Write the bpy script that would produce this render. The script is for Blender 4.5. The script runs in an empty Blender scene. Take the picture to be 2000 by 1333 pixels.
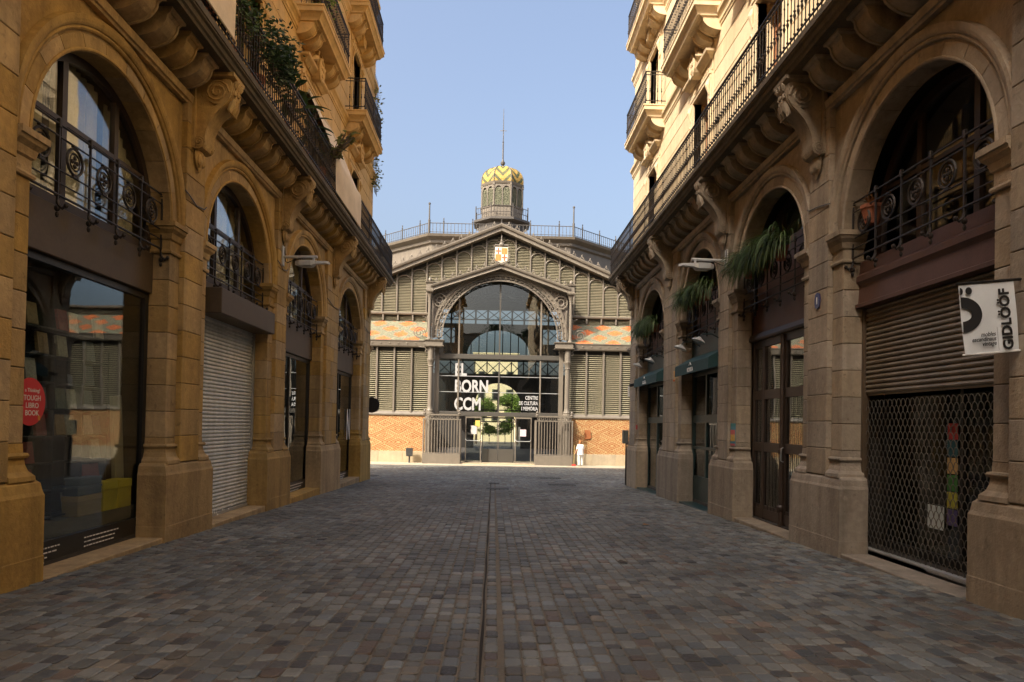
import bpy, bmesh, math, random
from mathutils import Matrix, Vector
from math import pi, sin, cos, radians, sqrt, tan, atan2
RN = random.Random(11)
SC = bpy.context.scene
COL = SC.collection

# ------------------------------------------------------------------ camera
CAM_H, PITCH, ROLL, YAW, FPX = 1.6, radians(.862), radians(1.072), radians(1.455), 1400.0
cam = bpy.data.cameras.new('camera'); camo = bpy.data.objects.new('camera', cam); COL.objects.link(camo)
fw = Vector((sin(YAW)*cos(PITCH), cos(YAW)*cos(PITCH), sin(PITCH)))
r0 = Vector((cos(YAW), -sin(YAW), 0)); u0 = r0.cross(fw)
rt = r0*cos(ROLL) + u0*sin(ROLL); up = -r0*sin(ROLL) + u0*cos(ROLL)
m = Matrix((rt, up, -fw)).transposed().to_4x4(); m.translation = (0, 0, CAM_H)
camo.matrix_world = m
cam.sensor_width = 36; cam.lens = FPX/2000*36; cam.shift_y = (809.14-666.5)/2000
cam.clip_start = .05; cam.clip_end = 3000
SC.camera = camo

# ------------------------------------------------------------------ sky, sun, exposure
SUN_DIR = Vector((.787, .776, -1.0)).normalized()          # the way the light travels: from the left, behind the camera
SUN_EL = math.asin(-SUN_DIR.z); SUN_AZ = atan2(-SUN_DIR.x, -SUN_DIR.y)   # compass angle from +Y towards +X
wd = bpy.data.worlds.new('World'); SC.world = wd; wd.use_nodes = True
nt = wd.node_tree; bg = nt.nodes['Background']
sky = nt.nodes.new('ShaderNodeTexSky'); sky.sky_type = 'NISHITA'; sky.sun_disc = False
sky.sun_elevation = SUN_EL; sky.sun_rotation = SUN_AZ
sky.altitude = 10; sky.air_density = 1.0; sky.dust_density = 10.0; sky.ozone_density = .8
nt.links.new(sky.outputs['Color'], bg.inputs['Color']); bg.inputs['Strength'].default_value = .15
sl = bpy.data.lights.new('sun', 'SUN'); sl.energy = 2.6; sl.angle = radians(.53); sl.color = (1.0, .91, .76)
so = bpy.data.objects.new('sun', sl); COL.objects.link(so)
so.rotation_euler = SUN_DIR.to_track_quat('-Z', 'Y').to_euler(); so.location = (-30, -30, 60)
vs = SC.view_settings; vs.view_transform = 'Standard'; vs.look = 'None'; vs.gamma = 1.0; vs.use_curve_mapping = False
vs.exposure = 1.3
cy = SC.cycles
cy.max_bounces = 10; cy.diffuse_bounces = 5; cy.glossy_bounces = 4; cy.transmission_bounces = 6; cy.transparent_max_bounces = 16
cy.use_denoising = True; cy.caustics_reflective = False; cy.caustics_refractive = False
cy.sample_clamp_indirect = 6.0; cy.blur_glossy = .6

# ------------------------------------------------------------------ mesh helpers
WM = {}
I4 = Matrix.Identity(4)
def T(x=0, y=0, z=0): return Matrix.Translation((x, y, z))
def RZ(a): return Matrix.Rotation(a, 4, 'Z')
def RX(a): return Matrix.Rotation(a, 4, 'X')
def RY(a): return Matrix.Rotation(a, 4, 'Y')

class MB:
    def __init__(s): s.v = []; s.f = []; s.mi = []
    def add(s, vs, fs, mi=0):
        n = len(s.v); s.v += [tuple(p) for p in vs]
        for f in fs: s.f.append([i+n for i in f]); s.mi.append(mi)
        return s
    def box(s, x0, x1, y0, y1, z0, z1, mi=0):
        return s.add([(x0,y0,z0),(x1,y0,z0),(x1,y1,z0),(x0,y1,z0),(x0,y0,z1),(x1,y0,z1),(x1,y1,z1),(x0,y1,z1)],
                     [(0,3,2,1),(4,5,6,7),(0,1,5,4),(1,2,6,5),(2,3,7,6),(3,0,4,7)], mi)
    def bbox(s, x0, x1, y0, y1, z0, z1, b=.01, mi=0):
        """box with chamfered edges"""
        P = []; L = {}
        for i, (sx, x) in enumerate(((-1, x0), (1, x1))):
            for j, (sy, y) in enumerate(((-1, y0), (1, y1))):
                for k, (sz, z) in enumerate(((-1, z0), (1, z1))):
                    L[i,j,k,0] = len(P); P.append((x, y-sy*b, z-sz*b))
                    L[i,j,k,1] = len(P); P.append((x-sx*b, y, z-sz*b))
                    L[i,j,k,2] = len(P); P.append((x-sx*b, y-sy*b, z))
        F = []
        for q in (0, 1):
            a = [(0,0),(1,0),(1,1),(0,1)]
            for ax, g in ((0, lambda t: (q,)+t), (1, lambda t: (t[0], q, t[1])), (2, lambda t: t+(q,))):
                f = [L[g(t)+(ax,)] for t in a]
                if (q == 0) != (ax == 1): f = f[::-1]
                F.append(f)
        for p in (0, 1):
            for q in (0, 1):
                F.append([L[0,p,q,1], L[1,p,q,1], L[1,p,q,2], L[0,p,q,2]][::(1 if p != q else -1)])
                F.append([L[p,0,q,0], L[p,1,q,0], L[p,1,q,2], L[p,0,q,2]][::(-1 if p != q else 1)])
                F.append([L[p,q,0,0], L[p,q,1,0], L[p,q,1,1], L[p,q,0,1]][::(1 if p != q else -1)])
        for i in (0, 1):
            for j in (0, 1):
                for k in (0, 1): F.append([L[i,j,k,0], L[i,j,k,1], L[i,j,k,2]][::(1 if (i+j+k) % 2 else -1)])
        return s.add(P, F, mi)
    def loft(s, rings, caps=True, close=True, mi=0):
        n = len(rings[0]); v = [p for r in rings for p in r]; f = []
        for i in range(len(rings)-1):
            for j in range(n if close else n-1):
                k = (j+1) % n; f.append((i*n+j, i*n+k, (i+1)*n+k, (i+1)*n+j))
        if caps: f.append(tuple(range(n))[::-1]); f.append(tuple((len(rings)-1)*n+j for j in range(n)))
        return s.add(v, f, mi)
    def rects(s, prof, x0, x1, y0, y1, mi=0, sides='xyXY'):
        """stack of rectangles: prof = [(z, offset)...]; offset pushes out the named sides"""
        rg = []
        for z, o in prof:
            a = x0-(o if 'x' in sides else 0); b = x1+(o if 'X' in sides else 0)
            c = y0-(o if 'y' in sides else 0); d = y1+(o if 'Y' in sides else 0)
            rg.append([(a,c,z),(b,c,z),(b,d,z),(a,d,z)])
        return s.loft(rg, mi=mi)
    def lathe(s, prof, n=8, c=(0,0,0), mi=0, a0=0.0):
        rg = [[(c[0]+r*cos(a0+2*pi*i/n), c[1]+r*sin(a0+2*pi*i/n), c[2]+z) for i in range(n)] for r, z in prof]
        return s.loft(rg, mi=mi)
    def tube(s, pts, r, n=6, mi=0, caps=True):
        pts = [Vector(p) for p in pts]; rg = []
        for i, p in enumerate(pts):
            t = (pts[min(i+1, len(pts)-1)]-pts[max(i-1, 0)]).normalized()
            a = t.orthogonal().normalized() if i == 0 else (A - t*A.dot(t)).normalized()
            A = a; b = t.cross(a); rr = r[i] if isinstance(r, (list, tuple)) else r
            rg.append([p+(a*cos(2*pi*k/n)+b*sin(2*pi*k/n))*rr for k in range(n)])
        return s.loft(rg, caps=caps, mi=mi)
    def torus(s, c, R, r, n=16, k=5, ax=0, mi=0):
        rg = []
        for i in range(n):
            a = 2*pi*i/n; q = []
            for j in range(k):
                b = 2*pi*j/k; rr = R+r*cos(b); o = r*sin(b)
                p = (o, rr*cos(a), rr*sin(a)) if ax == 0 else ((rr*cos(a), o, rr*sin(a)) if ax == 1 else (rr*cos(a), rr*sin(a), o))
                q.append((c[0]+p[0], c[1]+p[1], c[2]+p[2]))
            rg.append(q)
        rg.append(rg[0]); return s.loft(rg, caps=False, mi=mi)
    def prism(s, poly, a0, a1, plane='xz', mi=0):
        """poly in the named plane, extruded along the third axis from a0 to a1"""
        def P(p, a): return (p[0], a, p[1]) if plane == 'xz' else ((a, p[0], p[1]) if plane == 'yz' else (p[0], p[1], a))
        n = len(poly)
        return s.loft([[P(p, a0) for p in poly], [P(p, a1) for p in poly]], mi=mi)
    def ball(s, c, r, n=8, k=5, sc=(1,1,1), mi=0):
        rg = []
        for j in range(k+1):
            t = -pi/2+pi*j/k; rr = max(cos(t), .02)*r
            rg.append([(c[0]+rr*cos(2*pi*i/n)*sc[0], c[1]+rr*sin(2*pi*i/n)*sc[1], c[2]+sin(t)*r*sc[2]) for i in range(n)])
        return s.loft(rg, mi=mi)
    def sweep(s, prof, hw, rise, z0, a0=0.0, a1=pi, n=24, mi=0, k=None, caps=True):
        """profile [(x outward, extra radius)...] carried round an elliptic arch in the yz plane"""
        rg = []
        for i in range(n+1):
            a = a0+(a1-a0)*i/n
            rg.append([(x, (hw+e)*cos(a), z0+(rise+e)*sin(a)) for x, e in prof])
        return s.loft(rg, mi=mi, caps=caps)
    def xf(s, M):
        s.v = [tuple(M @ Vector(p)) for p in s.v]; return s
    def join(s, o, M=I4, mi=None):
        n = len(s.v); s.v += [tuple(M @ Vector(p)) for p in o.v]
        for f, q in zip(o.f, o.mi): s.f.append([i+n for i in f]); s.mi.append(q if mi is None else mi)
        return s
    def mesh(s, name, mats, smooth=False):
        me = bpy.data.meshes.new(name); me.from_pydata(s.v, [], s.f)
        mats = mats if isinstance(mats, (list, tuple)) else [mats]
        for q in mats: me.materials.append(q)
        if len(mats) > 1: me.polygons.foreach_set('material_index', s.mi)
        bm = bmesh.new(); bm.from_mesh(me)
        bmesh.ops.recalc_face_normals(bm, faces=bm.faces); bm.to_mesh(me); bm.free()
        if smooth:
            me.polygons.foreach_set('use_smooth', [True]*len(me.polygons))
            try: me.set_sharp_from_angle(angle=radians(40))
            except Exception: pass
        me.update(); return me

def mk(name, mesh, mat=None, parent=None, M=I4, smooth=False):
    me = mesh.mesh(name, mat, smooth) if isinstance(mesh, MB) else mesh
    o = bpy.data.objects.new(name, me); COL.objects.link(o)
    if parent is not None:
        o.parent = parent; o.matrix_parent_inverse = WM[parent.name].inverted()
    o.matrix_basis = M; WM[o.name] = M.copy(); return o
def tag(o, label=None, cat=None, group=None, kind=None):
    if label: o['label'] = label
    if cat: o['category'] = cat
    if group: o['group'] = group
    if kind: o['kind'] = kind
    return o
def thing(name, label, cat, loc=(0,0,0), group=None):
    o = mk(name, None, M=T(*loc)); o.empty_display_size = .2; return tag(o, label, cat, group)
def text_mb(body, size, extrude=.004, bold=0.0, align='CENTER', spacing=1.0, shear=0.0):
    cu = bpy.data.curves.new('t', 'FONT'); cu.body = body; cu.size = size; cu.extrude = extrude; cu.offset = bold*size
    cu.align_x = align; cu.space_character = spacing; cu.shear = shear; cu.resolution_u = 3
    o = bpy.data.objects.new('t', cu); COL.objects.link(o); bpy.context.view_layer.update()
    me = bpy.data.meshes.new_from_object(o.evaluated_get(bpy.context.evaluated_depsgraph_get()))
    b = MB(); b.add([v.co[:] for v in me.vertices], [tuple(p.vertices) for p in me.polygons])
    bpy.data.objects.remove(o); bpy.data.curves.remove(cu); bpy.data.meshes.remove(me); return b
def G(y): return -.0223*min(y, 48.0)

# ------------------------------------------------------------------ materials
def mat(name, col, rough=.7, metal=0.0, noise=None, bump=None, col2=None, rand=0.0, spec=.5, streak=0.0, coat=0.0):
    """Principled surface; noise=(scale, amount) mottling, streak = vertical weather marks, rand = tint from piece to piece"""
    m = bpy.data.materials.new(name); m.use_nodes = True; t = m.node_tree; N = t.nodes; L = t.links
    b = N['Principled BSDF']; b.inputs['Roughness'].default_value = rough; b.inputs['Metallic'].default_value = metal
    b.inputs['Specular IOR Level'].default_value = spec
    if coat: b.inputs['Coat Weight'].default_value = coat
    c = N.new('ShaderNodeRGB'); c.outputs[0].default_value = (*col, 1); out = c.outputs[0]
    geo = N.new('ShaderNodeNewGeometry')
    def mix(fac, a, bcol, mode='MIX'):
        x = N.new('ShaderNodeMix'); x.data_type = 'RGBA'; x.blend_type = mode
        if isinstance(fac, float): x.inputs[0].default_value = fac
        else: L.new(fac, x.inputs[0])
        L.new(a, x.inputs[6])
        if isinstance(bcol, tuple): x.inputs[7].default_value = (*bcol, 1)
        else: L.new(bcol, x.inputs[7])
        return x.outputs[2]
    def noi(scale, detail=4, mp=None, rough_=.6):
        n = N.new('ShaderNodeTexNoise'); n.inputs['Scale'].default_value = scale; n.inputs['Detail'].default_value = detail
        n.inputs['Roughness'].default_value = rough_
        if mp:
            q = N.new('ShaderNodeMapping'); q.inputs['Scale'].default_value = mp; L.new(geo.outputs['Position'], q.inputs['Vector']); L.new(q.outputs[0], n.inputs['Vector'])
        else: L.new(geo.outputs['Position'], n.inputs['Vector'])
        return n.outputs['Fac']
    def rng(s, a, b_, lo=0.0, hi=1.0):
        r = N.new('ShaderNodeMapRange'); r.inputs[1].default_value = a; r.inputs[2].default_value = b_; r.inputs[3].default_value = lo; r.inputs[4].default_value = hi
        L.new(s, r.inputs[0]); return r.outputs[0]
    if noise:
        sc, am = noise
        c2 = col2 or tuple(x*.45 for x in col)
        out = mix(rng(noi(sc), .38, .72, 0, am), out, c2)
        out = mix(rng(noi(sc*9, 5), .42, .75, 0, am*.7), out, tuple(min(1, x*1.45) for x in col))
    if streak:
        out = mix(rng(noi(1.0, 6, (3.2, 3.2, .28)), .44, .72, 0, streak), out, tuple(x*.3 for x in col))
        out = mix(rng(noi(7.5, 6, None, .75), .58, .68, 0, streak), out, tuple(x*.38 for x in col))     # blotches and chips
        out = mix(rng(noi(3.1, 6, (1, 1, 1.0), .8), .60, .70, 0, streak*.6), out, tuple(min(1, x*1.5+.04) for x in col))
    if rand:
        oi = N.new('ShaderNodeObjectInfo'); h = N.new('ShaderNodeHueSaturation'); L.new(out, h.inputs['Color'])
        L.new(rng(oi.outputs['Random'], 0, 1, 1-rand, 1+rand), h.inputs['Value'])
        mm = N.new('ShaderNodeMath'); mm.operation = 'FRACT'; m2 = N.new('ShaderNodeMath'); m2.operation = 'MULTIPLY'; m2.inputs[1].default_value = 7.31
        L.new(oi.outputs['Random'], m2.inputs[0]); L.new(m2.outputs[0], mm.inputs[0])
        L.new(rng(mm.outputs[0], 0, 1, 1-rand*1.2, 1+rand*.8), h.inputs['Saturation']); out = h.outputs[0]
    L.new(out, b.inputs['Base Color'])
    if bump:
        sc, st, di = bump
        bp = N.new('ShaderNodeBump'); bp.inputs['Strength'].default_value = st; bp.inputs['Distance'].default_value = di
        L.new(noi(sc, 6), bp.inputs['Height']); L.new(bp.outputs[0], b.inputs['Normal'])
    return m
def glass(name, tint=(.9,.93,.93), refl=1.2, rough=.0, body=0.0):
    m = bpy.data.materials.new(name); m.use_nodes = True; t = m.node_tree; N = t.nodes; L = t.links
    N.remove(N['Principled BSDF']); o = N['Material Output']
    tr = N.new('ShaderNodeBsdfTransparent'); tr.inputs[0].default_value = (*tint, 1)
    gl = N.new('ShaderNodeBsdfGlossy'); gl.inputs['Roughness'].default_value = rough; gl.inputs[0].default_value = (.95,.97,1,1)
    geo = N.new('ShaderNodeNewGeometry'); vm = N.new('ShaderNodeVectorMath'); vm.operation = 'DOT_PRODUCT'
    L.new(geo.outputs['Normal'], vm.inputs[0]); L.new(geo.outputs['Incoming'], vm.inputs[1])
    def mth(op, a, b):
        n = N.new('ShaderNodeMath'); n.operation = op
        for i, q in enumerate((a, b)):
            if isinstance(q, float): n.inputs[i].default_value = q
            elif q is not None: L.new(q, n.inputs[i])
        return n.outputs[0]
    # Schlick reflectance of one clear surface, the same from either side
    f5 = mth('POWER', mth('SUBTRACT', 1.0, mth('ABSOLUTE', vm.outputs['Value'], None)), 5.0)
    fr = mth('ADD', mth('MULTIPLY', f5, .96), .04)
    mu = N.new('ShaderNodeMath'); mu.operation = 'MULTIPLY'; mu.inputs[1].default_value = refl; mu.use_clamp = True
    bp = N.new('ShaderNodeBump'); no = N.new('ShaderNodeTexNoise'); no.inputs['Scale'].default_value = 1.1
    bp.inputs['Strength'].default_value = .06; bp.inputs['Distance'].default_value = .02
    L.new(geo.outputs['Position'], no.inputs['Vector']); L.new(no.outputs[0], bp.inputs['Height']); L.new(bp.outputs[0], gl.inputs['Normal'])
    mx = N.new('ShaderNodeMixShader'); L.new(fr, mu.inputs[0]); L.new(mu.outputs[0], mx.inputs[0])
    L.new(tr.outputs[0], mx.inputs[1]); L.new(gl.outputs[0], mx.inputs[2]); L.new(mx.outputs[0], o.inputs[0]); return m

STL = mat('ochre_sandstone', (.43,.292,.112), .85, noise=(1.3,.65), bump=(30,.5,.016), col2=(.24,.145,.06), rand=.17, streak=.6)
STR = mat('brown_sandstone', (.30,.247,.18), .85, noise=(1.1,.65), bump=(28,.55,.018), col2=(.19,.145,.10), rand=.18, streak=.6)
UPL = mat('ochre_render', (.60,.39,.145), .85, noise=(1.0,.35), bump=(45,.25,.01), col2=(.52,.33,.12), rand=.05, streak=.3)
UPR = mat('cream_render', (.66,.52,.33), .85, noise=(1.0,.3), bump=(45,.25,.01), col2=(.54,.40,.23), rand=.05, streak=.25)
SLABM = mat('weathered_shaded_slab', (.11,.085,.05), .9, noise=(3,.7), bump=(30,.5,.015), col2=(.06,.05,.035), streak=.5)  # weathered stone; the underside's deep shade is put into the dark base colour
JOINT = mat('mortar_joint', (.13,.10,.06), .95, noise=(8,.4))
IRON = mat('dark_iron', (.022,.019,.017), .55, metal=.3, noise=(14,.5), bump=(60,.25,.004), col2=(.05,.03,.02))
WOOD = mat('dark_brown_wood', (.034,.020,.013), .5, noise=(5,.5), bump=(40,.2,.004), col2=(.02,.011,.007))
WOODR = mat('red_brown_wood', (.085,.042,.031), .55, noise=(4,.6), bump=(30,.25,.005), col2=(.05,.024,.016))
DOORW = mat('door_wood', (.30,.12,.05), .5, noise=(5,.5), bump=(30,.2,.004), col2=(.16,.06,.03))
BROWNP = mat('brown_metal_panel', (.075,.052,.03), .55, noise=(2.5,.5), col2=(.045,.03,.018), bump=(25,.1,.004))
BLACKM = mat('black_metal', (.012,.012,.012), .4, noise=(8,.4))
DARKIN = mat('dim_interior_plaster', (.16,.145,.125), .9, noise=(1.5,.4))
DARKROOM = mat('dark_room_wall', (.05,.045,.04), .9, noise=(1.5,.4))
WHITESH = mat('white_shutter_enamel', (.60,.62,.62), .45, noise=(1.0,.65), col2=(.30,.38,.44), bump=(50,.12,.003), streak=.35)
TANSH = mat('tan_shutter_metal', (.22,.185,.14), .5, metal=.35, noise=(3,.5), bump=(40,.15,.003), streak=.4)
GRILLE = mat('galvanised_grille', (.17,.16,.14), .4, metal=.6, noise=(10,.3))
GREENP = mat('dark_green_paint', (.012,.035,.036), .45, noise=(4,.4), bump=(40,.12,.004))
GREENC = mat('green_awning_canvas', (.010,.045,.050), .8, noise=(6,.4), bump=(120,.2,.003))
CURT = mat('cream_curtain', (.62,.53,.34), .9, noise=(3,.3))
CLOTH = mat('cream_awning_cloth', (.72,.60,.44), .9, noise=(2,.3), bump=(160,.2,.003))
GLASSW = glass('window_glass', refl=1.4)
GLASSS = glass('shop_glass', (.80,.84,.82), refl=1.35)
GLASSM = glass('market_glass', (.66,.70,.70), refl=1.5)
WHITE = mat('white_lettering', (.78,.78,.77), .6)
FROST = mat('frosted_lettering', (.36,.36,.36), .6)
BLACKL = mat('black_lettering', (.012,.012,.013), .6)
GREYP = mat('grey_painted_metal', (.32,.33,.33), .45, metal=.2, noise=(8,.3))
TERRA = mat('terracotta', (.26,.085,.04), .8, noise=(6,.4))
def leafmat(name, a, b):
    m = mat(name, a, .55, noise=(9,.8), col2=b, rand=.0); p = m.node_tree.nodes['Principled BSDF']
    t = m.node_tree; g = t.nodes.new('ShaderNodeNewGeometry'); h = t.nodes.new('ShaderNodeHueSaturation')
    r = t.nodes.new('ShaderNodeMapRange'); r.inputs[3].default_value = .55; r.inputs[4].default_value = 1.5
    t.links.new(g.outputs['Random Per Island'], r.inputs[0]); t.links.new(r.outputs[0], h.inputs['Value'])
    src = p.inputs['Base Color'].links[0].from_socket; t.links.new(src, h.inputs['Color']); t.links.new(h.outputs[0], p.inputs['Base Color'])
    tl = t.nodes.new('ShaderNodeBsdfTranslucent'); t.links.new(h.outputs[0], tl.inputs[0])
    mx = t.nodes.new('ShaderNodeMixShader'); mx.inputs[0].default_value = .3
    o = t.nodes['Material Output']; t.links.new(p.outputs[0], mx.inputs[1]); t.links.new(tl.outputs[0], mx.inputs[2]); t.links.new(mx.outputs[0], o.inputs[0]); return m
LEAFG = leafmat('green_leaves', (.045,.085,.02), (.07,.085,.02))
LEAFD = leafmat('dark_leaves', (.035,.065,.022), (.018,.036,.013))
LEAFB = leafmat('bright_leaves', (.16,.24,.03), (.10,.17,.025))
LEAFV = leafmat('variegated_leaves', (.20,.20,.06), (.08,.11,.03))
BARK = mat('bark', (.10,.075,.05), .9, noise=(6,.6), bump=(20,.6,.02))
# ------------------------------------------------------------------ the two apartment buildings
XL, XR = -4.78, 4.98
def SF(side, u, z=0.0, d=0.0):
    return T(XL+d, u, z) if side < 0 else T(XR-d, u, z) @ RZ(pi)
CACHE = {}
def cached(key, fn, mt, smooth=False):
    k = (key, mt.name if not isinstance(mt, (list, tuple)) else mt[0].name)
    if k not in CACHE: CACHE[k] = fn().mesh(str(key[0]), mt, smooth)
    return CACHE[k]
def block(side, root, u, z, d0, d1, w, h, S):
    me = cached(('stone_block', round(d1-d0,3), round(w,3), round(h,3)), lambda: MB().bbox(-(d1-d0), 0, -w/2, w/2, 0, h, .008), S)
    return mk('stone_block', me, parent=root, M=SF(side, u, z, d1))
ZS, RISE, PIL = 4.54, 1.52, .33
def pier(side, root, a, b, S, end=False):
    uc = (a+b)/2; h = (b-a)/2; m = MB(); zg = min(G(a), G(b))-.15; base = SF(side, uc)
    far = h+.2; near = h+.2
    ya, yb = -near, far
    if end:                                   # corner of the building: flush on the far side
        if side < 0: yb = h
        else: ya = -h
    m.rects([(zg,.004),(G(uc)+.26,.004),(G(uc)+.27,0),(.76,0),(.80,-.015),(.89,-.03),(.93,-.07)], -.42, 0, ya, yb, sides='XyY')
    for s in (-1, 1):
        y0, y1 = sorted((s*(h-PIL), s*h))
        m.rects([(.92,.09),(.97,.085),(1.02,.04),(1.09,.018),(1.155,.012),(1.16,.035),(1.185,.046),(1.21,.035),(1.215,.004),(1.31,0)], -.42, -.12, y0, y1, sides='X'+('Y' if s > 0 else 'y'))
    m.box(-.44, -.134, -h+.012, h-.012, .9, 4.1, 1)
    m.box(-.44, -.056, -h+PIL+.012, h-PIL-.012, .9, 6.64, 1)
    p = mk('pier', m, [S, JOINT], root, base)
    n = 7; ch = (4.07-1.31)/n
    for s in (-1, 1):
        us = uc + s*(h-PIL/2)
        for i in range(n): block(side, p, us, 1.31+i*ch+.003, -.42, -.12, PIL, ch-.008, S)
        y0, y1 = (-PIL/2, PIL/2)
        sgn = s if side < 0 else -s
        cm = cached(('capital', sgn), lambda: MB().rects([(0,0),(.005,.03),(.03,.038),(.055,.03),(.06,.006),(.2,.006),(.22,.03),(.30,.048),(.35,.095),(.39,.105),(.395,.125),(.465,.125),(.47,.0)],
                    -.42, -.12, y0, y1, sides='X'+('Y' if sgn > 0 else 'y')), S)
        mk('capital', cm, parent=p, M=SF(side, us, 4.07))
    fwid = 2*(h-PIL); n2 = 14; c2 = (6.62-.93)/n2
    for i in range(n2):
        if fwid > 1.0:
            k = .38 if i % 2 else .62
            for q0, q1 in ((0, k), (k, 1)):
                block(side, p, uc-fwid/2+fwid*(q0+q1)/2, .935+i*c2, -.42, -.04, fwid*(q1-q0)-.008, c2-.008, S)
        else: block(side, p, uc, .935+i*c2, -.42, -.04, fwid-.002, c2-.008, S)
    if end:                                   # return face of the corner
        pass
    return p
def arch(side, root, a, b, S):
    uc = (a+b)/2; hw = (b-a)/2; W = hw+PIL+.02; base = SF(side, uc)
    pl = [(-W, ZS-.02), (-W, 6.64), (W, 6.64), (W, ZS-.02), (hw+.1, ZS-.02)]
    pl += [((hw+.1)*cos(t), ZS+(RISE+.1)*sin(t)) for t in [pi*i/28 for i in range(29)]] + [(-hw-.1, ZS-.02)]
    A = mk('arch', MB().prism(pl, -.42, -.135, 'yz'), S, root, base)
    N = 11
    for i in range(N):
        a0, a1 = pi*i/N+.003, pi*(i+1)/N-.003
        v = MB().sweep([(-.43,0),(-.128,0),(-.12,.008),(-.12,.19),(-.132,.20),(-.132,.30),(-.43,.30)], hw, RISE, ZS, a0, a1, 4)
        mk('voussoir', v, S, A, base)
    mo = MB().sweep([(-.14,.225),(-.10,.23),(-.085,.25),(-.095,.275),(-.075,.285),(-.06,.31),(-.05,.345),(-.05,.395),(-.14,.41)], hw, RISE, ZS, 0, pi, 40)
    mk('arch_moulding', mo, S, A, base)
    mk('intrados_bead', MB().sweep([(-.12,-.012),(-.105,-.006),(-.10,.012),(-.108,.028),(-.125,.03)], hw+.02, RISE+.02, ZS, 0, pi, 40), S, A, base)
    return A
def corbel_mb(w=.36):
    def prof(e):
        p = [(-.14,7.05),(.40+e,7.05),(.40+e,7.01),(.37+e,6.985)]
        p += [(-.12+(.47+e)*cos(t), 6.965-(.30+e)*sin(t)) for t in [pi/2*i/7 for i in range(8)]] + [(-.14,6.66-e)]
        return p
    m = MB().prism(prof(-.02), -w/2+.035, w/2-.035)
    for s in (-1, 1):
        y0, y1 = sorted((s*(w/2-.04), s*w/2)); m.prism(prof(0), y0, y1)
    m.rects([(7.0,0),(7.02,.035),(7.06,.04)], -.14, .39, -w/2, w/2, sides='XyY')
    return m
def console_mb():
    P = [(-.06,7.0),(.50,7.0),(.555,6.93),(.57,6.82),(.545,6.7),(.48,6.6),(.38,6.5),(.29,6.40),(.22,6.28),(.17,6.16),(.15,6.05),(.16,5.97),(.12,5.88),(.04,5.85),(-.06,5.9)]
    m = MB().prism(P, -.15, .15)
    for s in (-1, 1):
        y0, y1 = sorted((s*.14, s*.185))
        m.prism([(x*.97+.005, z) for x, z in P[1:]] + [(.02,5.95),(.10,6.2),(.2,6.42),(.34,6.58),(.42,6.7),(.4,6.85),(.28,6.9)], y0, y1)
        for c, r in (((.33,6.76),.19), ((.06,5.96),.095)):
            sp = []
            for i in range(22):
                t = i/21; a = t*4.2*pi; rr = r*(1-t*.85); sp.append((c[0]+rr*cos(a), s*(.19+.02*t), c[1]+rr*sin(a)))
            m.tube(sp, .02 if r > .1 else .012, 5)
            m.prism([(c[0]+r*1.02*cos(2*pi*i/14), c[1]+r*1.02*sin(2*pi*i/14)) for i in range(14)], *sorted((s*.12, s*.19)))
    m.box(-.07, .0, -.22, .22, 5.86, 7.0)
    m.ball((-.005,0,5.77), .13, 8, 5, (.5,1.2,1.5)); m.ball((.03,-.07,5.72), .07, 6, 4, (.6,1,1.4)); m.ball((.03,.07,5.72), .07, 6, 4, (.6,1,1.4)); m.ball((0,0,5.62), .06, 6, 4, (.5,.8,1.7))
    for k in range(6):                        # flower and acanthus on the front scroll
        a = k*pi/3; m.ball((.565, .085*cos(a), 6.78+.085*sin(a)), .05, 6, 4, (.7,1,1))
    m.ball((.585,0,6.78), .045, 6, 4)
    for s in (-1, 0, 1):
        m.tube([(.545,.06*s,6.68),(.53,.09*s,6.58),(.5,.11*s,6.5),(.53,.12*s,6.45)], [.045,.055,.04,.01], 6)
        m.tube([(.56,.08*s,6.88),(.60,.10*s,6.94),(.62,.11*s,6.97)], [.05,.045,.015], 6)
    m.rects([(6.97,0),(6.99,.03),(7.0,.05),(7.055,.055)], -.06, .55, -.19, .19, sides='XyY')
    return m
def baluster_mb(h=1.0, big=False):
    r = .013 if big else .0095; k = 1.5 if big else 1.0
    pr = [(r,0),(r,.10),(.02*k,.115),(.02*k,.13),(r,.145),(r,.34),(.017*k,.37),(.026*k,.40),(.017*k,.43),(r,.445),(.024*k,.47),(r,.495),(r,.70),(.018*k,.72),(r,.745),(r,h)]
    return MB().lathe(pr, 6)
def balusters(side, R_, z, pts, mt=None, big_every=0):
    b = cached(('baluster',), lambda: baluster_mb(.98), IRON); g = cached(('baluster','big'), lambda: baluster_mb(.98, True), IRON)
    for i, (u, d) in enumerate(pts):
        mk('baluster', g if big_every and i % big_every == 0 else b, parent=R_, M=SF(side, u, z+.02, d))
def rail_run(m, path, z, w=.016, h=.012):
    for (x0,y0), (x1,y1) in zip(path[:-1], path[1:]):
        m.bbox(min(x0,x1)-w, max(x0,x1)+w, min(y0,y1)-w, max(y0,y1)+w, z-h, z+h, .004)

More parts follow.
